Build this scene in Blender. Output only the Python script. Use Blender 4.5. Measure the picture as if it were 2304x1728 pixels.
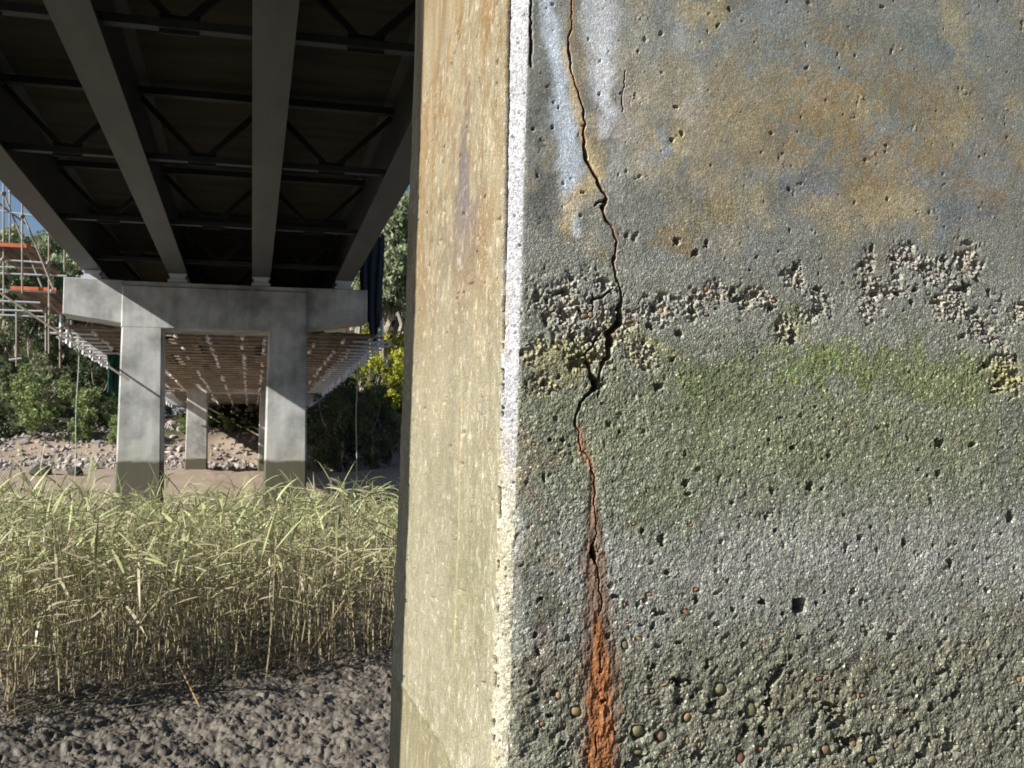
import bpy, math, random
import numpy as np
from mathutils import Vector, Matrix

for o in list(bpy.data.objects):
    bpy.data.objects.remove(o)
S = bpy.context.scene
COL = S.collection
EYE = 1.6
FOC = 2250.0                      # focal length in pixels of a 2304-wide frame
YAW = math.atan(584 / 2250)
PITCH = math.atan(161 / 2250)

# ------------------------------------------------------------------ camera
cd = bpy.data.cameras.new('camera')
cam = bpy.data.objects.new('camera', cd)
COL.objects.link(cam)
cam.location = (0, 0, EYE)
cam.rotation_euler = (math.pi / 2 + PITCH, 0, -YAW)
cd.sensor_width = 36
cd.lens = 36 * FOC / 2304
cd.clip_start = 0.05
cd.clip_end = 3000
cd.dof.use_dof = True
cd.dof.focus_distance = 1.75
cd.dof.aperture_fstop = 16
S.camera = cam

# ------------------------------------------------------------------ light
SUNV = Vector((1.0, 0.36, -0.63)).normalized()      # direction the light travels
w = bpy.data.worlds.new('World')
S.world = w
w.use_nodes = True
nt = w.node_tree
bg = nt.nodes['Background']
sky = nt.nodes.new('ShaderNodeTexSky')
sky.sky_type = 'NISHITA'
sky.sun_disc = False
sky.sun_elevation = math.asin(-SUNV.z)
sky.sun_rotation = math.atan2(-SUNV.x, -SUNV.y)
sky.air_density = 1.0
sky.dust_density = 0.3
sky.ozone_density = 2.2
nt.links.new(sky.outputs[0], bg.inputs[0])
bg.inputs[1].default_value = 0.058
sl = bpy.data.lights.new('sun', 'SUN')
sl.energy = 5.0
sl.angle = math.radians(0.5)
sl.color = (1.0, 0.965, 0.91)
so = bpy.data.objects.new('sun', sl)
COL.objects.link(so)
so.rotation_euler = SUNV.to_track_quat('-Z', 'Y').to_euler()
so.location = (-20, -10, 20)
S.view_settings.view_transform = 'Standard'
S.view_settings.look = 'None'
S.view_settings.gamma = 1
S.view_settings.exposure = 0.70
S.view_settings.use_curve_mapping = False

rng = np.random.default_rng(7)
random.seed(7)

# ------------------------------------------------------------------ noise in numpy
def h2(ix, iy, s):
    n = (ix.astype(np.int64) * 374761393 + iy.astype(np.int64) * 668265263 + s * 974711) & 0xFFFFFFFF
    n = ((n ^ (n >> 13)) * 1274126177) & 0xFFFFFFFF
    n = ((n ^ (n >> 16)) * 2246822519) & 0xFFFFFFFF
    return ((n ^ (n >> 15)) & 0xFFFFFF) / float(0xFFFFFF)

def vn(x, y, s=0):
    ix = np.floor(x); iy = np.floor(y)
    fx = x - ix; fy = y - iy
    fx = fx * fx * (3 - 2 * fx); fy = fy * fy * (3 - 2 * fy)
    a = h2(ix, iy, s); b = h2(ix + 1, iy, s); c = h2(ix, iy + 1, s); d = h2(ix + 1, iy + 1, s)
    return (a + (b - a) * fx) * (1 - fy) + (c + (d - c) * fx) * fy

def fbm(x, y, s=0, o=4, g=0.5):
    t = 0; a = 1; n = 0
    for i in range(o):
        t = t + a * vn(x, y, s + i * 17); n += a
        a *= g; x = x * 2.03 + 3.1; y = y * 2.03 + 1.7
    return t / n

def worley(x, y, s=0, jit=0.9):
    ix = np.floor(x); iy = np.floor(y)
    best = np.full(np.shape(x), 9.0); cid = np.zeros(np.shape(x)); sec = np.full(np.shape(x), 9.0)
    for dx in (-1, 0, 1):
        for dy in (-1, 0, 1):
            cx = ix + dx; cy = iy + dy
            d = np.hypot(cx + .5 + jit * (h2(cx, cy, s) - .5) - x, cy + .5 + jit * (h2(cx, cy, s + 5) - .5) - y)
            m = d < best
            sec = np.where(m, best, np.minimum(sec, d))
            cid = np.where(m, h2(cx, cy, s + 9), cid)
            best = np.where(m, d, best)
    return best, sec, cid

def sst(a, b, x):
    t = np.clip((x - a) / (b - a), 0, 1)
    return t * t * (3 - 2 * t)

def lin(c):
    c = np.array(c, float) / 255
    return np.where(c <= .04045, c / 12.92, ((c + .055) / 1.055) ** 2.4)

# ------------------------------------------------------------------ mesh helpers
def fast_mesh(name, V, F, col=None, smooth=True):
    """V (n,3), F (m,4) quads or (m,3)"""
    me = bpy.data.meshes.new(name)
    V = np.ascontiguousarray(V, np.float32); F = np.ascontiguousarray(F, np.int32)
    k = F.shape[1]
    me.vertices.add(len(V)); me.vertices.foreach_set('co', V.ravel())
    me.loops.add(F.size); me.loops.foreach_set('vertex_index', F.ravel())
    me.polygons.add(len(F)); me.polygons.foreach_set('loop_start', np.arange(0, F.size, k, dtype=np.int32))
    me.update(calc_edges=True)
    me.polygons.foreach_set('use_smooth', np.full(len(F), smooth))
    if col is not None:
        a = me.color_attributes.new('col', 'FLOAT_COLOR', 'POINT')
        c = np.ones((len(V), 4), np.float32); c[:, :3] = col[:, :3]
        if col.shape[1] == 4:
            c[:, 3] = col[:, 3]
        a.data.foreach_set('color', c.ravel())
    me.validate()
    return me

def link(name, me, mat=None, parent=None, loc=(0, 0, 0), rot=(0, 0, 0), **props):
    o = bpy.data.objects.new(name, me)
    COL.objects.link(o)
    if mat is not None and me is not None and len(me.materials) == 0:
        me.materials.append(mat)
    o.location = loc; o.rotation_euler = rot
    if parent is not None:
        o.parent = parent
    for k, v in props.items():
        o[k] = v
    return o

def thing(name, label, category, loc=(0, 0, 0), group=None):
    o = link(name, None, loc=loc, label=label, category=category)
    if group:
        o['group'] = group
    return o

class MB:
    def __init__(s):
        s.v = []; s.f = []
    def add(s, V, F):
        n = len(s.v)
        s.v += [tuple(p) for p in V]
        s.f += [tuple(i + n for i in q) for q in F]
    def box(s, x0, x1, y0, y1, z0, z1):
        s.add([(x0, y0, z0), (x1, y0, z0), (x1, y1, z0), (x0, y1, z0), (x0, y0, z1), (x1, y0, z1), (x1, y1, z1), (x0, y1, z1)],
              [(0, 3, 2, 1), (4, 5, 6, 7), (0, 1, 5, 4), (1, 2, 6, 5), (2, 3, 7, 6), (3, 0, 4, 7)])
    def tube(s, a, b, r, n=8):
        a = Vector(a); b = Vector(b); d = (b - a).normalized()
        u = d.orthogonal().normalized(); w_ = d.cross(u)
        V = []
        for p in (a, b):
            for i in range(n):
                t = 2 * math.pi * i / n
                V.append(p + (u * math.cos(t) + w_ * math.sin(t)) * r)
        F = [(i, (i + 1) % n, n + (i + 1) % n, n + i) for i in range(n)]
        F += [tuple(range(n - 1, -1, -1)), tuple(range(n, 2 * n))]
        s.add(V, F)
    def bar(s, a, b, wd, ht):
        """rectangular bar from a to b"""
        a = Vector(a); b = Vector(b); d = (b - a).normalized()
        u = d.cross(Vector((0, 1, 0)))
        if u.length < .1: u = d.cross(Vector((0, 0, 1)))
        u.normalize(); w_ = d.cross(u)
        V = []
        for p in (a, b):
            for i, j in ((-1, -1), (1, -1), (1, 1), (-1, 1)):
                V.append(p + u * (i * ht / 2) + w_ * (j * wd / 2))
        s.add(V, [(0, 1, 5, 4), (1, 2, 6, 5), (2, 3, 7, 6), (3, 0, 4, 7), (3, 2, 1, 0), (4, 5, 6, 7)])
    def loft(s, rings):
        """rings of equal point count, bottom to top"""
        n = len(rings[0]); V = [p for r in rings for p in r]; F = []
        for k in range(len(rings) - 1):
            for i in range(n):
                j = (i + 1) % n
                F.append((k * n + i, k * n + j, (k + 1) * n + j, (k + 1) * n + i))
        F.append(tuple(range(n - 1, -1, -1))); F.append(tuple(range((len(rings) - 1) * n, len(rings) * n)))
        s.add(V, F)
    def mesh(s, name):
        me = bpy.data.meshes.new(name)
        me.from_pydata(s.v, [], s.f); me.update()
        return me
    def build(s, name, mat, parent=None, **p):
        return link(name, s.mesh(name), mat, parent, **p)

# ------------------------------------------------------------------ materials
def mat(name, base=(.2, .2, .2), rough=.8, attr=False, var=0.0, vscale=5.0, bump=0.0, bscale=200.0, bdist=.002, metallic=0.0,
        second=None, sscale=3.0, obj_random=0.0, spec=.5, trans=0.0, detail=5.0, stretch=(1, 1, 1)):
    m = bpy.data.materials.new(name); m.use_nodes = True
    t = m.node_tree; N = t.nodes; L = t.links
    b = N['Principled BSDF']
    b.inputs['Roughness'].default_value = rough
    b.inputs['Metallic'].default_value = metallic
    b.inputs['Specular IOR Level'].default_value = spec
    tc = N.new('ShaderNodeTexCoord'); mp = N.new('ShaderNodeMapping'); mp.inputs['Scale'].default_value = stretch
    geo = N.new('ShaderNodeNewGeometry')
    L.new(geo.outputs['Position'], mp.inputs['Vector'])
    if attr:
        a = N.new('ShaderNodeVertexColor'); a.layer_name = 'col'; c = a.outputs['Color']
    else:
        r = N.new('ShaderNodeRGB'); r.outputs[0].default_value = (*base, 1); c = r.outputs[0]
    def mix(f, c1, c2, mode='MIX'):
        x = N.new('ShaderNodeMix'); x.data_type = 'RGBA'; x.blend_type = mode
        if hasattr(f, 'links'): L.new(f, x.inputs[0])
        else: x.inputs[0].default_value = f
        for s_, q in ((6, c1), (7, c2)):
            if hasattr(q, 'links'): L.new(q, x.inputs[s_])
            else: x.inputs[s_].default_value = (*q, 1)
        return x.outputs[2]
    if second is not None:
        n = N.new('ShaderNodeTexNoise'); n.inputs['Scale'].default_value = sscale; n.inputs['Detail'].default_value = 6
        L.new(mp.outputs[0], n.inputs['Vector'])
        rp = N.new('ShaderNodeValToRGB'); rp.color_ramp.elements[0].position = .42; rp.color_ramp.elements[1].position = .62
        L.new(n.outputs[0], rp.inputs[0])
        c = mix(rp.outputs[0], c, second)
    if var:
        n = N.new('ShaderNodeTexNoise'); n.inputs['Scale'].default_value = vscale; n.inputs['Detail'].default_value = detail
        L.new(mp.outputs[0], n.inputs['Vector'])
        mr = N.new('ShaderNodeMapRange'); mr.inputs[1].default_value = .3; mr.inputs[2].default_value = .7
        mr.inputs[3].default_value = 1 - var; mr.inputs[4].default_value = 1 + var
        L.new(n.outputs[0], mr.inputs[0])
        vm = N.new('ShaderNodeVectorMath'); vm.operation = 'SCALE'
        L.new(c, vm.inputs[0]); L.new(mr.outputs[0], vm.inputs['Scale']); c = vm.outputs[0]
    if obj_random:
        oi = N.new('ShaderNodeObjectInfo')
        mr = N.new('ShaderNodeMapRange'); mr.inputs[3].default_value = 1 - obj_random; mr.inputs[4].default_value = 1 + obj_random
        L.new(oi.outputs['Random'], mr.inputs[0])
        vm = N.new('ShaderNodeVectorMath'); vm.operation = 'SCALE'
        L.new(c, vm.inputs[0]); L.new(mr.outputs[0], vm.inputs['Scale']); c = vm.outputs[0]
    L.new(c, b.inputs['Base Color'])
    if bump:
        n = N.new('ShaderNodeTexNoise'); n.inputs['Scale'].default_value = bscale; n.inputs['Detail'].default_value = 4
        L.new(geo.outputs['Position'], n.inputs['Vector'])
        bp = N.new('ShaderNodeBump'); bp.inputs['Strength'].default_value = bump; bp.inputs['Distance'].default_value = bdist
        L.new(n.outputs[0], bp.inputs['Height']); L.new(bp.outputs[0], b.inputs['Normal'])
    if trans:
        tr = N.new('ShaderNodeBsdfTranslucent'); L.new(c, tr.inputs['Color'])
        ms = N.new('ShaderNodeMixShader'); ms.inputs[0].default_value = trans
        L.new(b.outputs[0], ms.inputs[1]); L.new(tr.outputs[0], ms.inputs[2])
        L.new(ms.outputs[0], N['Material Output'].inputs['Surface'])
    return m

M_WALL = mat('weathered_concrete', attr=True, rough=.7, var=.3, vscale=420, bump=.8, bscale=480, bdist=.0016, detail=3, spec=.4)
def add_speckle(m):
    t = m.node_tree; N = t.nodes; L = t.links; b = N['Principled BSDF']
    src = b.inputs['Base Color'].links[0].from_socket
    geo = N.new('ShaderNodeNewGeometry')
    v = N.new('ShaderNodeTexVoronoi'); v.inputs['Scale'].default_value = 330; L.new(geo.outputs['Position'], v.inputs['Vector'])
    sp = N.new('ShaderNodeSeparateColor'); L.new(v.outputs['Color'], sp.inputs[0])
    rp = N.new('ShaderNodeValToRGB'); c = rp.color_ramp
    c.elements[0].position = 0; c.elements[0].color = (.55, .55, .55, 1); c.elements[1].position = 1; c.elements[1].color = (2.1, 2.05, 1.9, 1)
    e = c.elements.new(.2); e.color = (.85, .85, .85, 1); e = c.elements.new(.8); e.color = (1.12, 1.11, 1.08, 1); e = c.elements.new(.93); e.color = (1.35, 1.33, 1.25, 1)
    L.new(sp.outputs[0], rp.inputs[0])
    mx = N.new('ShaderNodeMix'); mx.data_type = 'RGBA'; mx.blend_type = 'MULTIPLY'
    va = next(n for n in N if n.type == 'VERTEX_COLOR')
    L.new(va.outputs['Alpha'], mx.inputs[0])
    L.new(src, mx.inputs[6]); L.new(rp.outputs[0], mx.inputs[7]); L.new(mx.outputs[2], b.inputs['Base Color'])
    bp0 = b.inputs['Normal'].links[0].from_node
    for node, k in ((bp0, .9),):
        q = N.new('ShaderNodeMath'); q.operation = 'MULTIPLY'; q.inputs[1].default_value = k; L.new(va.outputs['Alpha'], q.inputs[0]); L.new(q.outputs[0], node.inputs['Strength'])
    bp = N.new('ShaderNodeBump'); bp.invert = True
    q = N.new('ShaderNodeMath'); q.operation = 'MULTIPLY'; q.inputs[1].default_value = .6; L.new(va.outputs['Alpha'], q.inputs[0]); L.new(q.outputs[0], bp.inputs['Strength'])
    bp.inputs['Distance'].default_value = .0012
    L.new(v.outputs['Distance'], bp.inputs['Height']); 
    v2 = N.new('ShaderNodeMath'); v2.operation = 'MULTIPLY'; v2.inputs[1].default_value = 1.0; L.new(v.outputs['Distance'], v2.inputs[0]); L.new(v2.outputs[0], bp.inputs['Height'])
    L.new(bp0.outputs[0], bp.inputs['Normal']); L.new(bp.outputs[0], b.inputs['Normal'])
add_speckle(M_WALL)
M_PEBBLE = mat('pebble_stone', attr=True, rough=.6, var=.2, vscale=120, bump=.2, bscale=300)
M_MUD = mat('ground_soil', attr=True, rough=.55, var=.25, vscale=40, bump=.5, bscale=90, bdist=.006, spec=.35)
M_REED = mat('reed', attr=True, rough=.45, trans=.25)
M_LEAF = mat('tree_leaf', attr=True, rough=.6, trans=.25)
M_BARK = mat('bark', (.3, .26, .21), rough=.9, var=.35, vscale=4, bump=.6, bscale=10, bdist=.03)
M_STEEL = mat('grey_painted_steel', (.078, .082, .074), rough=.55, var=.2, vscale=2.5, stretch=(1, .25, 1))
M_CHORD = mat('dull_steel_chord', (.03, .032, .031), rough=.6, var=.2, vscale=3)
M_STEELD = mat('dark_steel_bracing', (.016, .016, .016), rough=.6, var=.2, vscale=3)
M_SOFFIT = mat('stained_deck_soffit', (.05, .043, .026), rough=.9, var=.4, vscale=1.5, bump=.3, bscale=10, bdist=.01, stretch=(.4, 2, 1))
M_GALV = mat('galvanised_tube', (.62, .64, .66), rough=.35, metallic=.25, var=.1, vscale=8)
M_GLINT = mat('tube_with_painted_glint', (.86, .87, .9), rough=.4)  # near-white colour stands in for sun glints on the platform's underside
M_TUBE = mat('rusty_scaffold_tube', (.27, .215, .16), rough=.6, second=(.36, .33, .3), sscale=1.2, var=.15, vscale=6)
M_BOARD = mat('scaffold_board', (.20, .145, .09), rough=.85, second=(.085, .07, .055), sscale=1.6, var=.3, vscale=6, obj_random=.45, stretch=(4, .5, 1))
M_ORANGE = mat('orange_board_end', (.62, .16, .06), rough=.7, var=.25, vscale=5)
M_NETG = mat('green_netting', (.02, .11, .09), rough=.9, var=.3, vscale=4, trans=.2)
M_NETD = mat('dark_netting', (.008, .012, .022), rough=.9, var=.3, vscale=3)
M_ROCK = mat('pale_rock', (.46, .41, .37), rough=.9, second=(.27, .235, .21), sscale=1.3, var=.25, vscale=4, bump=.6, bscale=6, bdist=.05, obj_random=.25)
M_DROCK = mat('dark_rock', (.06, .05, .042), rough=.8, var=.3, vscale=4, bump=.6, bscale=6, bdist=.05)
M_CABLE = mat('pale_cable', (.4, .45, .36), rough=.6)
M_BEAR = mat('white_bearing', (.55, .58, .62), rough=.5)

def far_concrete():
    """smooth form-cast concrete with board marks, blotches and a dark tide band below the high-water mark"""
    m = bpy.data.materials.new('cast_concrete_with_tide_mark'); m.use_nodes = True
    t = m.node_tree; N = t.nodes; L = t.links; b = N['Principled BSDF']
    b.inputs['Roughness'].default_value = .8
    geo = N.new('ShaderNodeNewGeometry'); sep = N.new('ShaderNodeSeparateXYZ'); L.new(geo.outputs['Position'], sep.inputs[0])
    n1 = N.new('ShaderNodeTexNoise'); n1.inputs['Scale'].default_value = .9; n1.inputs['Detail'].default_value = 7; n1.inputs['Roughness'].default_value = .62
    L.new(geo.outputs['Position'], n1.inputs['Vector'])
    mp = N.new('ShaderNodeMapping'); mp.inputs['Scale'].default_value = (5, 5, .5); L.new(geo.outputs['Position'], mp.inputs[0])
    n2 = N.new('ShaderNodeTexNoise'); n2.inputs['Scale'].default_value = 1; n2.inputs['Detail'].default_value = 4; L.new(mp.outputs[0], n2.inputs['Vector'])
    r1 = N.new('ShaderNodeValToRGB'); cr = r1.color_ramp
    cr.elements[0].position = .36; cr.elements[0].color = (.235, .24, .225, 1)
    cr.elements[1].position = .6; cr.elements[1].color = (.52, .52, .50, 1)
    L.new(n1.outputs[0], r1.inputs[0])
    r2 = N.new('ShaderNodeMapRange'); r2.inputs[1].default_value = .3; r2.inputs[2].default_value = .7; r2.inputs[3].default_value = .88; r2.inputs[4].default_value = 1.08
    L.new(n2.outputs[0], r2.inputs[0])
    v1 = N.new('ShaderNodeVectorMath'); v1.operation = 'SCALE'; L.new(r1.outputs[0], v1.inputs[0]); L.new(r2.outputs[0], v1.inputs['Scale'])
    # tide mark: height + noise
    ad = N.new('ShaderNodeMath'); ad.operation = 'MULTIPLY_ADD'; L.new(n1.outputs[0], ad.inputs[0]); ad.inputs[1].default_value = -.35; L.new(sep.outputs[2], ad.inputs[2])
    rt = N.new('ShaderNodeMapRange'); rt.inputs[1].default_value = 1.22; rt.inputs[2].default_value = 1.3; rt.inputs[3].default_value = 1; rt.inputs[4].default_value = 0
    L.new(ad.outputs[0], rt.inputs[0])
    mx = N.new('ShaderNodeMix'); mx.data_type = 'RGBA'; L.new(rt.outputs[0], mx.inputs[0]); L.new(v1.outputs[0], mx.inputs[6]); mx.inputs[7].default_value = (.105, .098, .07, 1)
    # yellowish wash between 1.3 and 2.6 m
    ry = N.new('ShaderNodeMapRange'); ry.inputs[1].default_value = 1.3; ry.inputs[2].default_value = 2.6; ry.inputs[3].default_value = .5; ry.inputs[4].default_value = 0
    L.new(ad.outputs[0], ry.inputs[0])
    my = N.new('ShaderNodeMix'); my.data_type = 'RGBA'; my.blend_type = 'MULTIPLY'; L.new(ry.outputs[0], my.inputs[0]); L.new(mx.outputs[2], my.inputs[6]); my.inputs[7].default_value = (.85, .8, .62, 1)
    L.new(my.outputs[2], b.inputs['Base Color'])
    bp = N.new('ShaderNodeBump'); bp.inputs['Strength'].default_value = .3; bp.inputs['Distance'].default_value = .02
    L.new(n2.outputs[0], bp.inputs['Height']); L.new(bp.outputs[0], b.inputs['Normal'])
    return m
M_CONC = far_concrete()

# ------------------------------------------------------------------ view rays, used only to read sizes and positions off the photograph
FW = np.array([math.sin(YAW) * math.cos(PITCH), math.cos(YAW) * math.cos(PITCH), math.sin(PITCH)])
RT = np.array([math.cos(YAW), -math.sin(YAW), 0]); UP = np.cross(RT, FW)
def ray(px, py):
    return RT * (px - 1152) / FOC + UP * (864 - py) / FOC + FW

# ================================================================== GROUND
def base_z(x, y):
    yy = y + 1.3 * np.clip(x - 3.5, 0, 25) - 0.25 * np.clip(-x - 14, 0, 40)
    z = np.interp(yy, [-400, -120, -40, -18, 0, 46, 58, 63, 67, 72, 80, 100, 130, 200, 500, 2000],
                  [90, 30, 5, .3, 0, 0, .75, 1.0, 1.35, 2.9, 7.2, 13, 19.5, 30, 62, 120])
    return z

def ground_z(x, y):
    z = base_z(x, y)
    far = sst(60, 80, y)
    z = z + far * (fbm(x * .12, y * .12, 3, 4) - .5) * 5.0
    mid = sst(40, 60, y) * (1 - far)
    z = z + mid * (fbm(x * .8, y * .8, 5, 4) - .5) * .35
    return z

def axis(parts):
    out = []
    for a, b, st in parts:
        out += list(np.arange(a, b, st))
    return np.array(out)
gx = np.unique(np.concatenate([-np.geomspace(2.4, 900, 60), axis([(-2.3, 1.3, .0085)]), np.geomspace(1.32, 900, 62)]))
gy = np.unique(np.concatenate([-np.geomspace(.5, 500, 26), axis([(0, 4.9, .15), (4.9, 8.6, .0085)]), axis([(8.6, 12, .03), (12, 30, .3), (30, 90, .7)]), np.geomspace(90.5, 1800, 60)]))
X, Y = np.meshgrid(gx, gy)
Z = ground_z(X, Y)
near = (1 - sst(8.5, 16, Y)) * sst(2.5, 4.5, Y) * (1 - sst(1.3, 3, np.abs(X)))
wx = (fbm(X * 6, Y * 6, 40, 4) - .5); wy = (fbm(X * 6, Y * 6, 41, 4) - .5)
XX, YY = X + wx * .22, Y + wy * .22
w2, w2b, c2 = worley(XX * 17, YY * 17, 13)
w3, w3b, c3 = worley(XX * 46, YY * 46, 14)
lump = (fbm(X * 1.6, Y * 1.6, 21, 3) - .5) * .09
lump += (fbm(X * 8 + .6 * wx, Y * 8 + .6 * wy, 26, 6, .62) - .5) * .125
lump += .006 * (1 - np.clip(w3, 0, 1)) * c3
pk = sst(.52, .66, fbm(XX * 9, YY * 13, 31, 4))
lump -= .026 * pk
pk2 = sst(.58, .68, fbm(XX * 26, YY * 32, 33, 3))
lump -= .016 * pk2
lump += (fbm(X * 60, Y * 60, 25, 3, .7) - .5) * .026
Z = Z + near * (lump - .03) - (1 - near) * .0
mud = lin((114, 107, 97)); mudd = lin((76, 71, 65)); sand = lin((176, 158, 138)); soil = lin((78, 68, 50)); grass = lin((58, 66, 32))
a = fbm(X * 3, Y * 3, 51, 4)[..., None]
CG = mudd * (1 - a) + mud * a
CG = CG * (0.75 + .5 * fbm(X * 40, Y * 40, 55, 3)[..., None])
f1 = sst(26, 44, Y)[..., None]
CG = CG * (1 - f1) + sand * (.8 + .4 * fbm(X * .9, Y * .9, 57, 4)[..., None]) * f1 * .8
f2 = sst(2.2, 3.6, Z + 1.2 * (fbm(X * .4, Y * .4, 58, 3) - .5))[..., None]
veg = sst(.45, .6, fbm(X * .3, Y * .3, 59, 4))[..., None]
CG = CG * (1 - f2) + (soil * (1 - veg) + grass * veg) * .7 * f2
ny, nx = X.shape
ii = np.arange(ny * nx).reshape(ny, nx)
F = np.stack([ii[:-1, :-1], ii[:-1, 1:], ii[1:, 1:], ii[1:, :-1]], -1).reshape(-1, 4)
gm = fast_mesh('ground', np.stack([X, Y, Z], -1).reshape(-1, 3), F, CG.reshape(-1, 3))
link('ground', gm, M_MUD, kind='structure')

# ================================================================== NEAR PIER
YF, YB, CH = 1.53, 2.682, .022
def x_left(z):
    z = np.asarray(z, float)
    return .406 + .0287 * (np.minimum(z, 2.7) - 1.66) + .008 * np.maximum(z - 2.7, 0)
S2 = CH * math.sqrt(2)
def on_front(px, py):
    d = ray(px, py); t = YF / d[1]
    z = EYE + d[2] * t
    return float(d[0] * t - x_left(z)), z
def on_side(px, py):
    d = ray(px, py); z = EYE
    for _ in range(4):
        t = (float(x_left(z)) - CH) / d[0]; z = EYE + d[2] * t
    return -S2 - (d[1] * t - YF - CH), z
PXM = 1 / 1420.0           # metres on the front face per photograph pixel

# non-uniform spacing: finer round the crack
def warped(a, b, centre, width, fine, coarse):
    out = [a]
    while out[-1] < b:
        d = abs(out[-1] - centre)
        out.append(out[-1] + (fine + (coarse - fine) * float(sst(width, width * 2, d))))
    return np.array(out)
uf = warped(0.0, 1.0745, .145, .05, .00115, .00165)
zt = axis([(.98, 2.52, .00172)])
us = np.concatenate([np.linspace(-S2 - 1.108, -S2 - .22, 80, endpoint=False), np.linspace(-S2 - .22, -S2, 60, endpoint=False)])
uc = np.linspace(-S2, 0, 26, endpoint=False)
ufc = np.linspace(-S2 - 1.108 - S2, -S2 - 1.108, 5, endpoint=False)
U1 = np.concatenate([ufc, us, uc, uf])
zlow = np.array([-.6, -.2, 0, .2, .4, .55, .7, .8, .87, .93])
zhigh = np.array([2.56, 2.64, 2.75, 3.0, 3.4, 3.9, 4.4, 5.095])
ZZ = np.concatenate([zlow, zt, zhigh])
UU, ZG = np.meshgrid(U1, ZZ)
dense = sst(.9, 1.0, ZG) * (1 - sst(2.5, 2.6, ZG))

# --- height field (metres outward) and colour, in wall coordinates u (along face) and z
fr = sst(-.004, .004, UU)                    # front face
sd = 1 - sst(-S2 - .004, -S2 + .002, UU)     # side face
cf = 1 - fr - sd
cf = np.clip(cf, 0, 1)
H = (fbm(UU * 9, ZG * 9, 61, 4) - .5) * .004

def strip(pts, conv=on_front, wscale=PXM):
    return [(*conv(p[0], p[1]), *[q * wscale for q in p[2:]]) for p in pts]
def dist_poly(pts, ux, zx):
    """distance to a polyline and the width interpolated along it"""
    best = np.full(ux.shape, 9.0); wd = np.zeros(ux.shape)
    for p, q in zip(pts[:-1], pts[1:]):
        du, dz = q[0] - p[0], q[1] - p[1]; l2 = du * du + dz * dz + 1e-12
        pad = .09
        m = (ux > min(p[0], q[0]) - pad) & (ux < max(p[0], q[0]) + pad) & (zx > min(p[1], q[1]) - pad) & (zx < max(p[1], q[1]) + pad)
        a_, b_ = ux[m], zx[m]
        t = np.clip(((a_ - p[0]) * du + (b_ - p[1]) * dz) / l2, 0, 1)
        d = np.hypot(a_ - p[0] - t * du, b_ - p[1] - t * dz)
        w_ = p[2] + t * (q[2] - p[2])
        bb = best[m]; ww = wd[m]; k = d < bb
        bb[k] = d[k]; ww[k] = w_[k]
        best[m] = bb; wd[m] = ww
    return best, wd
def blob(px, py, rx, ry, rot=0, conv=on_front, warp=.5, wf=16, s=0, k=PXM):
    u0, z0 = conv(px, py)
    du = UU - u0 + WX * warp * .05; dz = ZG - z0 + WZ * warp * .05
    c_, s_ = math.cos(rot), math.sin(rot)
    a_ = (du * c_ + dz * s_) / (rx * k); b_ = (-du * s_ + dz * c_) / (ry * k)
    return np.exp(-(a_ * a_ + b_ * b_) * 1.1)
WX = (fbm(UU * 14, ZG * 14, 71, 4) - .5) * 2; WZ = (fbm(UU * 14, ZG * 14, 72, 4) - .5) * 2
FN = fbm(UU * 30, ZG * 30, 73, 4)
FN2 = fbm(UU * 75, ZG * 75, 74, 3)

# honeycombed (stony) areas: px, py, rx, ry, rot
HC = np.zeros_like(UU)
for b in [(1265, 690, 75, 75, 0), (1300, 790, 90, 60, 0), (1215, 790, 45, 45, 0), (1230, 860, 40, 25, 0), (1400, 740, 80, 60, 0), (1470, 690, 60, 45, .1), (1540, 670, 55, 38, 0),
          (1620, 665, 70, 32, 0), (1450, 790, 60, 45, 0), (1700, 690, 55, 32, -.3), (1790, 640, 45, 38, 0), (1850, 670, 40, 45, 0), (1820, 720, 35, 25, 0),
          (1770, 750, 28, 40, .3), (1960, 590, 45, 40, 0), (2030, 580, 65, 45, 0), (2010, 650, 90, 38, -.1), (2110, 610, 70, 60, 0), (2180, 590, 40, 40, 0),
          (2150, 680, 80, 55, -.4), (2230, 740, 75, 55, -.5), (2290, 690, 40, 30, -.4), (2280, 820, 50, 60, 0), (2240, 860, 40, 25, 0), (1955, 690, 40, 45, 0), (1360, 650, 45, 30, 0)]:
    HC = np.maximum(HC, blob(*b, warp=.6))
HC = HC * fr
FN3 = fbm(UU * 140, ZG * 140, 75, 2)
HCm = sst(.22, .86, HC + (FN - .5) * .95 + (FN2 - .5) * .6 + (FN3 - .5) * .5)
# lower stony zone, weaker
u_, zl = on_front(1500, 1380)
LOW = fr * (1 - sst(zl - .14, zl + .05, ZG + WX * .03))
wA, wB, cA = worley(UU / .0042, ZG / .0042, 81)
zz0 = lambda py: on_front(1700, py)[1]
H += fr * (.0003 + .0007 * sst(zz0(420), zz0(900), ZG) + .0004 * LOW) * (1 - wA / .75) * (.4 + cA)
grain_c = cA
sw_ = fbm(UU * 22, ZG * 22, 78, 2) * .5 + .75
wC, wD, cC = worley((UU + WX * .005 + (FN3 - .5) * .006) / .0085, (ZG + WZ * .005 + (vn(UU * 200, ZG * 200, 76) - .5) * .005) / .0085, 82)
wE, wF, cE = worley((UU + WX * .004) / .0055, (ZG + (FN3 - .5) * .003) / .0055, 83)
peb = np.maximum((1 - wC / .62) * (.2 + cC) * 1.15, (1 - wE / .62) * (.25 + .6 * cE))
H += HCm * (-.0026 - .0022 * FN + .0056 * np.clip(peb, 0, 1.2) * (.5 + .9 * cE) + (FN3 - .5) * .004)
H -= HCm * .009 * sst(.60, .70, fbm(UU * 70, ZG * 80, 91, 3))
H += LOW * (fbm(UU * 60, ZG * 60, 92, 4) - .5) * .0075
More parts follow.
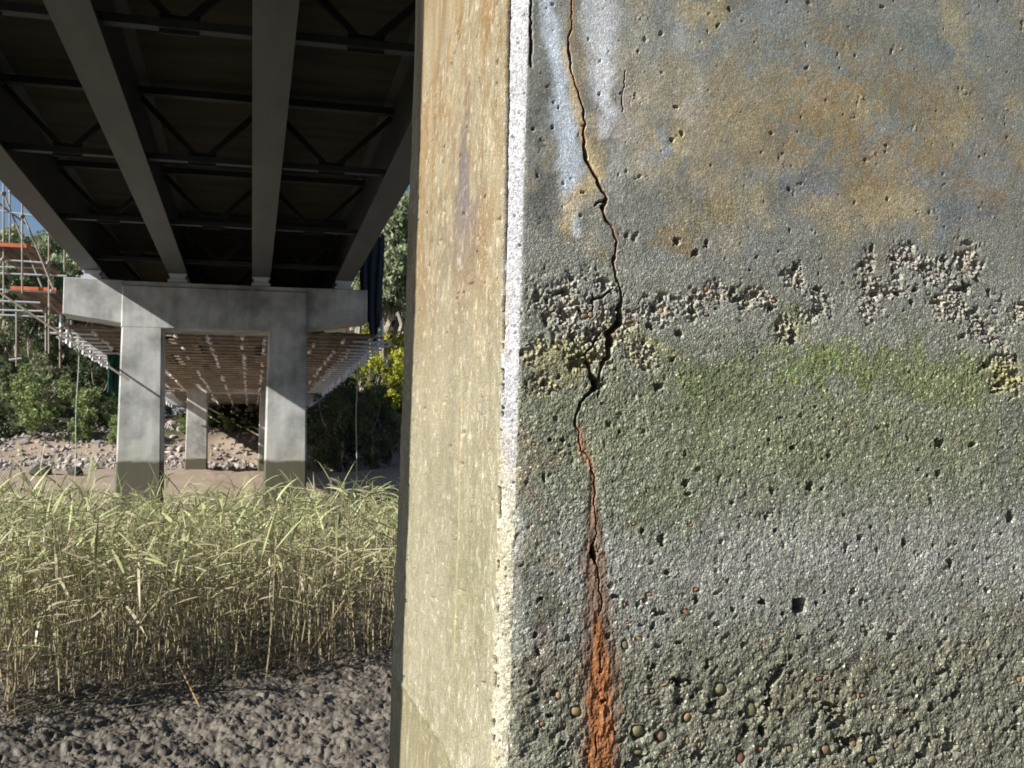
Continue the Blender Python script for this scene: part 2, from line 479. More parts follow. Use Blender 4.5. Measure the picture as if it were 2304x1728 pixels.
H += fr * (fbm(UU * 120, ZG * 120, 96, 3) - .5) * (.0005 + .0021 * sst(zz0(420), zz0(1000), ZG))
# chamfer and side relief
H += cf * (.0007 * (1 - wA / .75) * (.4 + cA) + (fbm(UU * 30, ZG * 30, 93, 3) - .5) * .0012)
H += sd * ((fbm(UU * 22, ZG * 9, 94, 5, .6) - .5) * .005 + (vn(UU * 90, ZG * 60, 95) - .5) * .0022)

# random small pits
def pit(u0, z0, ru, rz, depth, rot=0, sharp=1.0, tgt=None):
    R = max(ru, rz) * 1.35
    i0, i1 = np.searchsorted(U1, [u0 - R, u0 + R]); j0, j1 = np.searchsorted(ZZ, [z0 - R, z0 + R])
    if i1 <= i0 or j1 <= j0: return
    du = U1[i0:i1][None, :] - u0; dz = ZZ[j0:j1][:, None] - z0
    c_, s_ = math.cos(rot), math.sin(rot)
    r = np.hypot((du * c_ + dz * s_) / ru, (-du * s_ + dz * c_) / rz)
    r = r * (1 + .9 * (vn((du + u0) * 240, (dz + z0) * 240, 5) - .5) + .5 * (vn((du + u0) * 520, (dz + z0) * 520, 6) - .5))
    H[j0:j1, i0:i1] -= depth * (1 - sst(.72, 1.08, r)) ** sharp
prng = np.random.default_rng(3)
for k in range(620):
    u0 = prng.uniform(.002, 1.07); z0 = prng.uniform(1.0, 2.5)
    low = z0 < 1.45
    if z0 > 1.9 and prng.random() < .55: continue
    r_ = (prng.gamma(2.0, .00065) + .0009) * (1.45 if low else 1)
    r_ = min(r_, .0055)
    pit(u0, z0, r_, r_ * prng.uniform(.5, 1.2), r_ * prng.uniform(.5, 1.5), prng.uniform(0, 3))
for k in range(150):       # chamfer bug holes
    u0 = prng.uniform(-S2, -.001); z0 = prng.uniform(1.0, 2.5); r_ = prng.uniform(.0011, .0024)
    pit(u0, z0, r_, r_, r_ * 1.6)
for k in range(110):       # bug holes on the side face
    u0 = -S2 - 1.1 * prng.random() ** 1.0; z0 = prng.uniform(1.0, 2.5); r_ = prng.uniform(.003, .008)
    pit(u0, z0, r_ * 1.6, r_ * .8, .006)
HOLES = [(1544,1089,8,8),(1487,1213,9,12),(1484,869,11,9),(1238,990,4,4),(1267,991,5,5),(1224,1075,4,9),(1347,887,4,6),(1445,1196,5,5),(1394,972,4,4),(1549,1112,9,4),
 (1731,990,4,4),(1724,1165,5,5),(1501,1289,8,6),(1357,908,9,2),(2116,1000,12,10),(2187,1000,11,7),(2111,1066,7,9),(1823,1095,9,9),(1784,1007,8,7),(1850,1102,5,5),
 (1739,1107,5,9),(1934,1211,7,6),(2035,1220,8,9),(2138,1269,8,11),(1745,1194,6,5),(1755,941,8,3),(1875,943,4,4),(1890,972,4,4),(1834,915,4,5),(1960,1186,5,4),
 (2274,1162,11,11),(2099,1227,4,4),(1903,1240,4,4),(2043,987,5,5),(2086,1070,4,4),(1867,1026,8,4),(2252,864,6,6),(2006,1433,12,9),(1715,1355,8,7),
 (1837,1357,4,5),(1856,1332,4,4),(1761,1382,5,6),(1728,1582,8,14),(1761,1601,8,8),(1864,1601,13,7),(1715,1644,12,13),(1830,1650,9,11),(2039,1599,7,7),(2094,1594,9,8),
 (2067,1633,8,12),(2132,1644,10,6),(2092,1666,9,7),(1948,1654,15,6),(2027,1650,13,7),(1712,1715,9,9),(1891,1687,8,7),(1799,1435,9,6),(2070,1457,9,5),(2128,1393,5,5),
 (2249,1479,7,7),(2060,1533,5,8),(2002,1565,11,5),(1205,1430,6,6),(1209,1465,5,6),(1219,1346,6,4),(1384,1342,11,5),(1487,1380,14,5),(1566,1349,6,9),(1716,1354,8,8),
 (1471,1411,5,9),(1529,1447,10,5),(1471,1500,7,6),(1592,1495,6,10),(1526,1540,9,9),(1528,1578,11,9),(1601,1586,12,10),(1730,1582,8,12),(1680,1643,12,12),(1715,1644,9,11),
 (1579,1704,10,9),(1197,1538,5,5),(1238,1612,9,5),(1669,1605,7,7),(1650,1373,5,7),(1357,1579,7,5),(1265,1673,7,5),(1273,655,13,8),(1232,674,6,6),(1471,694,12,7),
 (1463,734,10,7),(1528,750,9,8),(1661,674,17,7),(1558,701,9,7),(1289,758,7,10),(1793,599,11,10),(1940,596,15,6),(1964,558,6,10),(1960,605,9,7),(2059,651,9,9),(2020,659,10,9),
 (1971,660,9,7),(2051,680,9,7),(2173,648,13,14),(1840,651,11,7),(1737,694,10,8),(1751,737,6,11),(2225,656,7,11),(2170,756,7,7),(2218,821,12,8),(2287,805,7,11),(2244,846,6,6),
 (1514,809,7,6),(1370,817,9,6),(1346,866,15,13),(1334,1246,7,14),(1524,543,7,8),(1565,570,8,9),(1590,547,5,9),(1396,210,4,4),(1349,211,4,4),(1312,432,6,3),(1775,425,5,4),(1436,116,3,3),
 (1520,240,7,4),(1535,302,5,5),(1512,315,7,5),(1200,290,3,5),(1244,287,4,4),(1257,241,3,3)]
for h_ in HOLES:
    u0, z0 = on_front(h_[0], h_[1])
    pit(u0, z0, h_[2] * PXM * 1.0, h_[3] * PXM * 1.0, min(.016, .0035 + .9 * min(h_[2], h_[3]) * PXM * 1.6), prng.uniform(-.3, .3))
# scattered gouges and pockets of the stony foot
for k in range(230):
    px = prng.uniform(1200, 2304); py = 1330 + 400 * prng.random() ** .75
    if abs(px - 1350) < 60: continue
    u0, z0 = on_front(px, py)
    r_ = (2.2 + prng.gamma(2, 1.7)) * PXM * (.7 + .5 * (py > 1500))
    pit(u0, z0, r_ * prng.uniform(.8, 1.9), r_ * prng.uniform(.5, .9), r_ * prng.uniform(.6, 1.4), prng.uniform(-.2, 1.0))
# the square tie hole
u0, z0 = on_front(1798, 1363)
du = np.abs(UU - u0) / (18.5 * PXM); dz = np.abs(ZG - z0) / (17 * PXM)
H -= .05 * (1 - sst(.9, 1.03, (du ** 4 + dz ** 4) ** .25 * (1 + .12 * (FN - .5))))

# cracks
CR = [[(1286,-40,1),(1286,22,1),(1288,62,1),(1280,81,1.5),(1281,103,2.5),(1283,127,4.5),(1286,163,2.5),(1296,190,2.5),(1303,217,3),(1313,244,3.5),(1312,258,3.5),(1318,277,4.5),(1313,293,4.5),(1316,312,5.5),(1315,331,7.5),
 (1320,358,10),(1331,380,7),(1343,401,9),(1354,428,9),(1365,443,5),(1364,454,7),(1356,465,10),(1360,479,5),(1364,495,6),(1376,508,4),(1381,522,4),(1388,541,4),(1384,568,4),(1381,587,6),(1385,617,5),
 (1395,644,5),(1399,671,6),(1395,693,14),(1400,720,17),(1384,736,16),(1370,750,18),(1376,763,17),(1369,782,15),(1370,801,11),(1357,818,6),(1350,840,6),(1346,866,14),(1335,877,9),(1316,893,7),(1305,912,6),
 (1296,937,7),(1295,953,6),(1303,969,4),(1303,994,5),(1305,1013,3),(1324,1024,2),(1327,1048,2.5),(1339,1075,4),(1339,1108,4),(1337,1148,3),(1343,1202,3),(1331,1230,6),(1334,1243,13),(1339,1254,12),(1341,1273,4),
 (1347,1294,4),(1350,1332,6),(1356,1359,5),(1351,1378,4),(1349,1389,1)],
 [(1379,649,3),(1357,668,5),(1338,674,6),(1334,663,4),(1337,690,3),(1330,712,2)],
 [(1352,748,6),(1341,763,7),(1330,782,4),(1319,797,4),(1327,820,7),(1330,845,13),(1342,860,15),(1346,866,10)],
 [(1364,449,4),(1345,456,5),(1338,461,2)],
 [(1341,1650,3),(1341,1666,5),(1343,1685,6),(1340,1705,4)],
 [(1352,1470,3),(1350,1520,3)],
 [(1195,-40,4),(1195,30,4),(1196,108,7),(1194,150,3)],
 [(1408,160,1),(1400,220,1),(1401,250,1)]]
CRK = np.zeros_like(UU)
un, zn = (vn(UU * 130, ZG * 130, 101) - .5) * .0035, (vn(UU * 130, ZG * 130, 102) - .5) * .0035
for c in CR:
    d, wd = dist_poly(strip([(p[0], p[1], p[2] * (.46 if p[1] < 900 else (.22 if p[1] > 960 else .36) if p[1] < 1215 or p[1] > 1265 else .62)) for p in c]), UU + un, ZG + zn)
    g = 1 - sst(.55, 1.1, d / (wd + .0004))
    dep = np.clip(.004 + wd * 3.2, 0, .03)
    H -= g * dep
    CRK = np.maximum(CRK, g)
# joint line between side face and chamfer
ja = (1 - sst(.0022, .0048, np.abs(UU + S2 - .0025 + .004 * (FN - .5)))) * sst(1.78, 1.95, ZG + .2 * WX)
jb = (1 - sst(.0020, .0042, np.abs(UU + S2 - .002 + .005 * (FN - .5)))) * sst(.5, .6, FN2) * (1 - sst(1.78, 1.95, ZG))
H -= .011 * ja + .006 * jb
# crumbled arris low down
ar = np.exp(-((UU) / .010) ** 2) * sst(1.65, 1.45, ZG)
H -= ar * .006 * (FN2 + .4 * FN3)
ar2 = np.exp(-((UU) / .003) ** 2)
H -= ar2 * .0018 * FN2
sp2 = np.exp(-((UU + S2) / .004) ** 2)
H -= sp2 * .004 * sst(.45, .7, FN2)
# rust streak
RS = strip([(1300,960,8),(1306,990,12),(1312,1020,11),(1328,1050,9),(1331,1100,9),(1334,1150,13),(1338,1190,20),(1336,1225,30),(1340,1280,31),(1345,1340,30),(1351,1380,36),(1350,1450,50),(1349,1520,58),(1353,1600,54),(1350,1660,52),(1348,1740,56)])
dR, wR = dist_poly(RS, UU + WX * .006, ZG)
R_ = (1 - sst(.45, 1.3, dR / (wR + 1e-5) + (FN2 - .5) * .8)) * fr
RC = strip([(1347,1385,8),(1350,1430,17),(1352,1490,24),(1350,1560,30),(1350,1620,34),(1352,1690,38),(1350,1740,40)])
dC, wC_ = dist_poly(RC, UU + WX * .005, ZG)
Rc = (1 - sst(.6, 1.2, dC / (wC_ + 1e-5) + (FN - .5) * .9)) * fr
H += R_ * ((fbm(UU * 150, ZG * 40, 111, 4) - .5) * .004 - .0008)
H += Rc * (fbm(UU * 90, ZG * 22, 112, 4) - .45) * .005

# --- colour
KA = 1.28
def C(*c): return lin(c) * KA
col = np.zeros(UU.shape + (3,)) + C(122, 123, 117)
def over(m, c, k=1.0):
    global col
    m = np.clip(m * k, 0, 1)[..., None]
    col = col * (1 - m) + np.asarray(c) * m
def zz(py, px=1700): return on_front(px, py)[1]
# broad vertical zoning of the front
over(sst(zz(640), zz(520), ZG + WZ * .04), C(112, 113, 107), .9)
over(np.exp(-((ZG - zz(980)) / .16) ** 2) * (.55 + .5 * FN), C(108, 114, 86), .85)
over(np.exp(-((ZG - zz(1240)) / .055 + WX * .5) ** 2), C(140, 140, 137), .65)
over(sst(zz(1380), zz(1500), ZG + WZ * .05), C(104, 103, 88), .8)
for b, c, k in [
    ((1215, 330, 45, 280, 0), C(86, 87, 84), .85),
    ((1950, 250, 480, 200, -.35), C(112, 104, 80), .6),
    ((1750, 110, 190, 90, -.3), C(128, 119, 92), .6),
    ((1720, 330, 110, 70, -.3), C(126, 110, 78), .5),
    ((1880, 240, 150, 90, -.3), C(124, 106, 74), .5), ((2000, 360, 170, 60, -.2), C(112, 92, 62), .65), ((1930, 420, 60, 60, .2), C(114, 94, 58), .6),
    ((2230, 400, 90, 110, 0), C(112, 92, 62), .6), ((1560, 170, 60, 50, .3), C(168, 160, 138), .6), ((1640, 250, 50, 60, -.3), C(160, 152, 122), .5), ((2120, 90, 130, 90, -.3), C(96, 106, 104), .7), ((2190, 160, 80, 80, 0), C(94, 104, 108), .7),
    ((1800, 430, 160, 50, 0), C(104, 108, 116), .6), ((2150, 480, 150, 60, 0), C(92, 98, 108), .6), ((1560, 560, 300, 60, 0), C(108, 111, 114), .5),
    ((1480, 130, 60, 120, .1), C(140, 142, 138), .5), ((1500, 75, 70, 50, .3), C(150, 156, 160), .6), ((1650, 160, 45, 110, -.2), C(158, 146, 112), .6),
    ((1590, 70, 55, 45, 0), C(168, 156, 118), .55), ((1520, 290, 50, 70, .4), C(178, 164, 124), .8), ((1460, 330, 60, 50, .4), C(150, 158, 170), .6),
    ((1425, 290, 30, 60, 0), C(170, 150, 108), .6), ((1395, 260, 30, 60, 0), C(130, 110, 76), .7), ((1500, 370, 70, 40, .2), C(158, 142, 98), .6),
    ((1530, 510, 45, 45, 0), C(128, 106, 62), .6), ((1620, 460, 50, 60, 0), C(124, 108, 68), .6), ((1290, 520, 40, 50, 0), C(126, 112, 78), .5),
    ((1640, 860, 150, 85, .1), C(88, 100, 58), .75), ((1590, 940, 70, 60, 0), C(84, 98, 52), .6), ((2020, 830, 360, 80, 0), C(104, 112, 66), .75), ((1750, 980, 420, 110, 0), C(104, 112, 80), .5),
    ((1790, 740, 60, 50, 0), C(130, 130, 70), .4), ((1260, 830, 80, 60, 0), C(122, 116, 70), .6), ((1470, 770, 110, 50, 0), C(124, 124, 74), .6),
    ((1830, 860, 130, 50, 0), C(92, 108, 52), .6), ((1500, 1100, 90, 120, -.3), C(96, 106, 72), .45), ((2270, 1000, 70, 200, 0), C(98, 106, 104), .4),
    ((1235, 1340, 62, 85, .1), C(76, 71, 60), .85), ((1220, 1230, 40, 50, 0), C(104, 96, 66), .5), ((1850, 1540, 260, 60, .2), C(96, 90, 66), .5),
    ((2180, 1400, 200, 90, .2), C(100, 96, 74), .45), ((1230, 1480, 60, 160, 0), C(112, 98, 88), .5), ((1210, 1060, 40, 110, 0), C(118, 100, 88), .5)]:
    bb_ = blob(*b, warp=1.3)
    over(sst(.22, .78, bb_ + (FN - .5) * .75 + (FN2 - .5) * .5) * sst(.02, .2, bb_) * fr, c, k * .85)
upz = sst(zz(640), zz(480), ZG + WZ * .05) * fr
tm1 = sst(.47, .66, fbm(UU * 11 + 3, ZG * 9, 161, 5)); tm2 = sst(.48, .64, fbm(UU * 9 + 8, ZG * 7, 162, 5)); tm3 = sst(.46, .62, fbm(UU * 26, ZG * 20, 163, 4))
over(upz * tm2, C(116, 124, 128), .55)
over(upz * tm1 * sst(.12, .3, UU), C(130, 120, 94), .5)
over(upz * tm3 * tm1, C(150, 138, 108), .4)
lft = blob(1400, 260, 190, 260, 0, warp=1.6)
over(lft * tm3, C(160, 160, 158), .55)
over(lft * tm2, C(164, 150, 118), .45)
over(sst(.5, .62, fbm(UU * 34, ZG * 34, 164, 4)) * fr * (1 - upz), C(104, 106, 88), .3)
# white lime streaks
for pts, c, k in [
    ([(1235, -30, 22), (1240, 60, 24), (1252, 130, 28), (1262, 220, 30), (1275, 300, 34), (1280, 380, 30), (1290, 470, 24), (1300, 520, 12)], C(178, 188, 198), .95),
    ([(1345, -30, 46), (1352, 60, 44), (1355, 130, 38), (1352, 200, 32), (1368, 250, 26), (1350, 290, 16)], C(180, 184, 188), .9),
    ([(1270, 110, 12), (1285, 190, 12), (1300, 260, 13), (1320, 330, 16), (1340, 400, 18), (1290, 450, 30), (1280, 500, 24)], C(176, 158, 120), .75),
    ([(1290, -30, 12), (1290, 60, 14), (1300, 110, 14), (1310, 190, 16)], C(130, 116, 90), .65),
    ([(1330, 250, 10), (1345, 330, 14), (1352, 400, 12)], C(150, 134, 100), .6)]:
    d, wd = dist_poly(strip(pts), UU + WX * .012, ZG + WZ * .012)
    over((1 - sst(.15, 1.45, d / (wd + 1e-5) + (FN - .5) * 1.1 + (FN2 - .5) * .6)) * fr * (.7 + .6 * FN), c, k)
# orange bleeding from the thin upper crack
d, wd = dist_poly(strip([(p[0], p[1], 6) for p in CR[0][:30]]), UU, ZG)
over((1 - sst(.3, 1.2, d / (wd + 1e-5))) * fr * (.3 + FN), C(140, 92, 44), .6)
# mottling at several scales
col *= (.80 + .40 * fbm(UU * 22, ZG * 22, 121, 4))[..., None]
ochre = sst(.52, .64, fbm(UU * 60, ZG * 60, 122, 4)) * fr * sst(zz(560), zz(420), ZG)
over(ochre * blob(1950, 280, 420, 220, -.3, warp=.5), C(132, 108, 68), .45)
# exposed stone colour in the honeycomb
hcc = np.stack([.30 + .12 * cC, .27 + .11 * cC, .22 + .11 * (cC * .5 + cE * .5)], -1) * KA * (0.6 + .55 * cE)[..., None]
tan = sst(.92, .94, cC)[..., None]; hcc = hcc * (1 - tan) + np.array([.36, .25, .16]) * tan
m = (HCm * .42)[..., None]; col = col * (1 - m) + hcc * m
over(HCm * blob(1300, 830, 150, 60) , C(118, 116, 60), .55)
over(HCm * blob(2270, 840, 70, 60), C(140, 132, 58), .55)
# sand grains: each its own tone
gt = (0.70 + .62 * grain_c)[..., None]
col = col * (1 + (gt - 1) * (fr * (.45 + .55 * sst(2.0, 1.7, ZG)))[..., None])
br = ((grain_c > .955) & (fr > .5) & (wA < .33)).astype(float) * sst(2.15, 1.7, ZG)
over(br, C(205, 200, 180), .75)
og = ((h2(np.floor(UU / .0055), np.floor(ZG / .0055), 77) > .985) & (wA < .4)).astype(float) * fr * sst(1.95, 1.7, ZG)
over(og * (FN > .5), C(160, 120, 80), .5)
# rust
rr = (.6 + .8 * fbm(UU * 80, ZG * 30, 131, 4))[..., None]
mm = np.clip(R_ * .88, 0, 1)[..., None]; top = sst(zz(1200, 1340), zz(1000, 1340), ZG)[..., None]
rc = (C(104, 82, 66) * (1 - top) + C(140, 110, 84) * top) * rr
col = col * (1 - mm) + rc * mm
mm = np.clip(Rc * .95, 0, 1)[..., None]; col = col * (1 - mm) + C(124, 80, 47) * (.55 + .9 * fbm(UU * 120, ZG * 18, 132, 4))[..., None] * mm
# inside of the cracks: dirt and rust
over(CRK * fr, C(74, 54, 38), .8)
# chamfer: clean fine grained, near white above, sandier low down
sp = (.6 + .75 * fbm(UU * 260, ZG * 260, 141, 2)) * (.8 + .4 * fbm(UU * 20, ZG * 20, 142, 3))
cc = (C(152, 152, 156) * 1.0)[None, None] * sp[..., None]
lowc = sst(1.75, 1.45, ZG + WX * .06)[..., None]
cc = cc * (1 - lowc) + C(156, 152, 134) * sp[..., None] * lowc
col = col * (1 - cf[..., None]) + cc * cf[..., None]
yb = np.exp(-((UU + S2 * .85) / .009) ** 2) * sst(.5, .66, FN + .15 * WX) * sst(2.02, 1.9, ZG)
over(yb * (1 - sd * .4) * (.3 + .7 * FN2), C(150, 128, 92), .6)
# side face: streaked
st1 = fbm(UU * 16 + .8 * WX, ZG * 5, 151, 5, .6); st2 = fbm(UU * 40, ZG * 24, 152, 4, .6)
st3 = fbm(UU * 90, ZG * 60, 156, 3)
KS = .46
sc = np.zeros_like(col) + lin((200, 190, 158)) * KS
def ovs(m, c, k=1.0):
    global sc
    m = np.clip(m * k, 0, 1)[..., None]; sc = sc * (1 - m) + lin(c) * KS * m
hi = sst(1.72, 2.05, ZG + .08 * WX)
ovs(hi, (208, 192, 158), .8)
ovs(hi * sst(.42, .66, st1), (190, 158, 108), .75)
ovs(sst(1.95, 2.2, ZG) * sst(.5, .62, st2), (176, 142, 88), .5)
g_u, g_z = on_side(1050, 420)
ovs(np.exp(-((UU - g_u) / .14) ** 2 - ((ZG - g_z) / .17) ** 2) * sst(.38, .58, st1), (146, 138, 142), .85)
g_u, g_z = on_side(1000, 560)
ovs(np.exp(-((UU - g_u) / .3) ** 2 - ((ZG - g_z) / .12) ** 2) * sst(.45, .6, st2), (156, 142, 120), .6)
ovs(sst(1.6, 1.3, ZG), (214, 206, 174), .6)
ovs(sst(1.7, 1.4, ZG) * sst(.42, .66, fbm(UU * 8, ZG * 3, 153, 4)), (182, 176, 138), .65)
ovs(sst(.55, .68, st2) * sst(2.0, 1.6, ZG), (222, 214, 186), .5)
ovs(sst(.58, .70, fbm(UU * 50, ZG * 26, 154, 3)) * sst(1.5, 1.2, ZG), (226, 216, 190), .6)
ln_u = on_side(1035, 1100)[0]
ovs((1 - sst(.003, .009, np.abs(UU - ln_u + .02 * (vn(ZG * 5, ZG * 0, 3) - .5)))) * sst(1.8, 1.7, ZG) * sst(1.2, 1.3, ZG), (236, 218, 168), .9)
zj = on_side(960, 1620)[1]
jn = ZG - zj + .012 * WX
ovs(1 - sst(-.004, .004, jn), (184, 174, 134), .7)
sc *= (.78 + .44 * fbm(UU * 9, ZG * 7, 155, 5, .6))[..., None] * (.8 + .4 * st3)[..., None]
sc += (sst(.68, .74, st3) * sd)[..., None] * .10
H += sd * (.004 * np.exp(-(jn / .008) ** 2) * FN * 1.5)
col = col * (1 - sd[..., None]) + sc * sd[..., None]
jm = np.clip(ja * .85 + jb * .5, 0, 1)[..., None]; col = col * (1 - jm) + lin((52, 44, 34)) * jm
col = np.clip(col, .004, .85)
H = H * dense + (1 - dense) * (H * .4)

# --- perimeter to space
def place(u, z):
    xl = x_left(z); L1 = 1.108
    c = CH + .0085 * np.clip((z - 1.6) / .72, 0, 1.15)
    u2 = u
    t = np.clip((-S2 - u2) / L1, 0, 1)          # 0 at the near end of the side face, 1 at the far end
    x = np.where(u2 >= 0, xl + u2, np.where(u2 >= -S2, xl + u2 / S2 * c, np.where(u2 >= -S2 - L1, xl - c * (1 - t) - CH * t, xl - CH + (-S2 - L1 - u2) / math.sqrt(2))))
    y = np.where(u2 >= 0, YF, np.where(u2 >= -S2, YF - u2 / S2 * c, np.where(u2 >= -S2 - L1, YF + c + (YB - CH - YF - c) * t, YF + CH + L1 + (-S2 - L1 - u2) / math.sqrt(2))))
    return x, y
PX_, PY_ = place(UU, ZG)
# blended outward normal (rounded arrises)
t1 = sst(-.0035, .0035, UU); t2 = sst(-S2 - .004, -S2 + .004, UU)
ang = np.radians(180 + 45 * t2 + 45 * t1)          # side = 180, chamfer = 225, front = 270
NX, NY = np.cos(ang), np.sin(ang)
VX = PX_ + NX * H; VY = PY_ + NY * H
rows, cols = UU.shape
# the remaining perimeter: right chamfer, right side, back
extra = [(0, 0)]
rx = x_left(ZZ) + uf[-1]
ex = np.stack([rx + .022, rx + .022, rx, x_left(ZZ) + 0.0], 1)
ey = np.stack([np.full(rows, YF + .022), np.full(rows, YB - .022), np.full(rows, YB), np.full(rows, YB)], 1)
VXA = np.concatenate([VX, ex], 1); VYA = np.concatenate([VY, ey], 1); VZA = np.concatenate([ZG, np.repeat(ZZ[:, None], 4, 1)], 1)
ALPHA = fr * (.32 + .63 * sst(zz(330), zz(760), ZG + WZ * .04)) + sd * .6 + cf * .8
ALPHA = np.clip(ALPHA * (1 - .5 * np.clip(R_, 0, 1)), 0, 1)
CA = np.concatenate([np.concatenate([col, ALPHA[..., None]], -1), np.zeros((rows, 4, 4)) + np.array([*C(140, 138, 130), .6])], 1)
nc = cols + 4
ii = np.arange(rows * nc).reshape(rows, nc); nxt = np.roll(ii, -1, 1)
F = np.stack([ii[:-1], nxt[:-1], nxt[1:], ii[1:]], -1).reshape(-1, 4)
V = np.stack([VXA, VYA, VZA], -1).reshape(-1, 3)
cm = fast_mesh('column', V, F, CA.reshape(-1, 4))

def ring(x0, x1, y0, y1, z, c):
    return [(x0 + c, y0, z), (x1 - c, y0, z), (x1, y0 + c, z), (x1, y1 - c, z), (x1 - c, y1, z), (x0 + c, y1, z), (x0, y1 - c, z), (x0, y0 + c, z)]
def column_mb(x0, x1, y0, y1, zb, zt, c, bat=.012):
    m = MB(); rr_ = []
    for k in range(9):
        z = zb + (zt - zb) * k / 8; e = bat * (zt - z)
        rr_.append(ring(x0 - e, x1 + e, y0, y1, z, c))
    m.loft(rr_); return m
def beam_profile(pts, y0, y1, c):
    """prism with the outline pts in XZ, between y0 and y1, edges of the front chamfered by c"""
    cx = sum(p[0] for p in pts) / len(pts); cz = sum(p[1] for p in pts) / len(pts)
    def inset(e):
        return [(p[0] + (e if p[0] < cx else -e), p[1] + (e if p[1] < cz else -e)) for p in pts]
    m = MB(); a_ = inset(c)
    m.loft([[(p[0], y0, p[1]) for p in a_], [(p[0], y0 + c, p[1]) for p in pts], [(p[0], y1 - c, p[1]) for p in pts], [(p[0], y1, p[1]) for p in a_]])
    return m

PIER_GROUP = 'portal piers of the road bridge'
GX = (-4.34, -2.10, .17, 2.52)          # girder centre lines
GB = 6.68                                # underside of girders
def pier_top(root, y0, y1, zb=5.1):
    m = MB(); m.box(-2.44, .39, y0 + .002, y1 - .002, zb, 5.18); 
    b = beam_profile([(-3.53, zb), (1.46, zb), (1.46, 6.28), (-3.53, 6.28)], y0 - .004, y1 + .004, .03)
    b.build('crosshead', M_CONC, root)
    d = beam_profile([(-5.03, 5.42), (-3.5, zb + .12), (-3.5, 6.42), (-5.03, 6.44)], y0 + .06, y1 - .06, .02)
    d.build('cantilever_arm', M_CONC, root)
    d = beam_profile([(1.43, zb + .12), (3.19, 5.50), (3.19, 6.42), (1.43, 6.42)], y0 + .06, y1 - .06, .02)
    d.build('cantilever_arm', M_CONC, root)
    t_ = MB(); t_.box(-3.50, 1.43, y0 + .06, y1 - .06, 6.27, 6.40); t_.build('bearing_shelf', M_CONC, root)
    pm = None
    for gx_ in GX:
        m = MB(); m.box(-.26, .26, -.2, .2, 0, .09); m.box(-.2, .2, -.16, .16, .09, .2); m.box(-.24, .24, -.19, .19, .2, .255)
        if pm is None: pm = m.mesh('bearing'); pm.materials.append(M_BEAR)
        link('bearing', pm, None, root, loc=(gx_, (y0 + y1) / 2 - .25, 6.42))

p1 = thing('bridge_pier', 'cracked rust-streaked concrete bridge pier filling the near right side', 'pier', group=PIER_GROUP)
pc = link('column', cm, M_WALL, p1)
pc['label'] = 'near column with long crack, rust streak and honeycombed concrete'
column_mb(-3.58, -2.26, YF, YB, -.3, 5.13, .022).build('column', M_CONC, p1)
b = beam_profile([(-3.53, 5.096), (1.46, 5.096), (1.46, 6.28), (-3.53, 6.28)], YF - .004, YB + .004, .03); b.build('crosshead', M_CONC, p1)
beam_profile([(-5.03, 5.42), (-3.5, 5.22), (-3.5, 6.42), (-5.03, 6.44)], YF + .06, YB - .06, .02).build('cantilever_arm', M_CONC, p1)
beam_profile([(1.43, 5.22), (3.19, 5.50), (3.19, 6.42), (1.43, 6.42)], YF + .06, YB - .06, .02).build('cantilever_arm', M_CONC, p1)

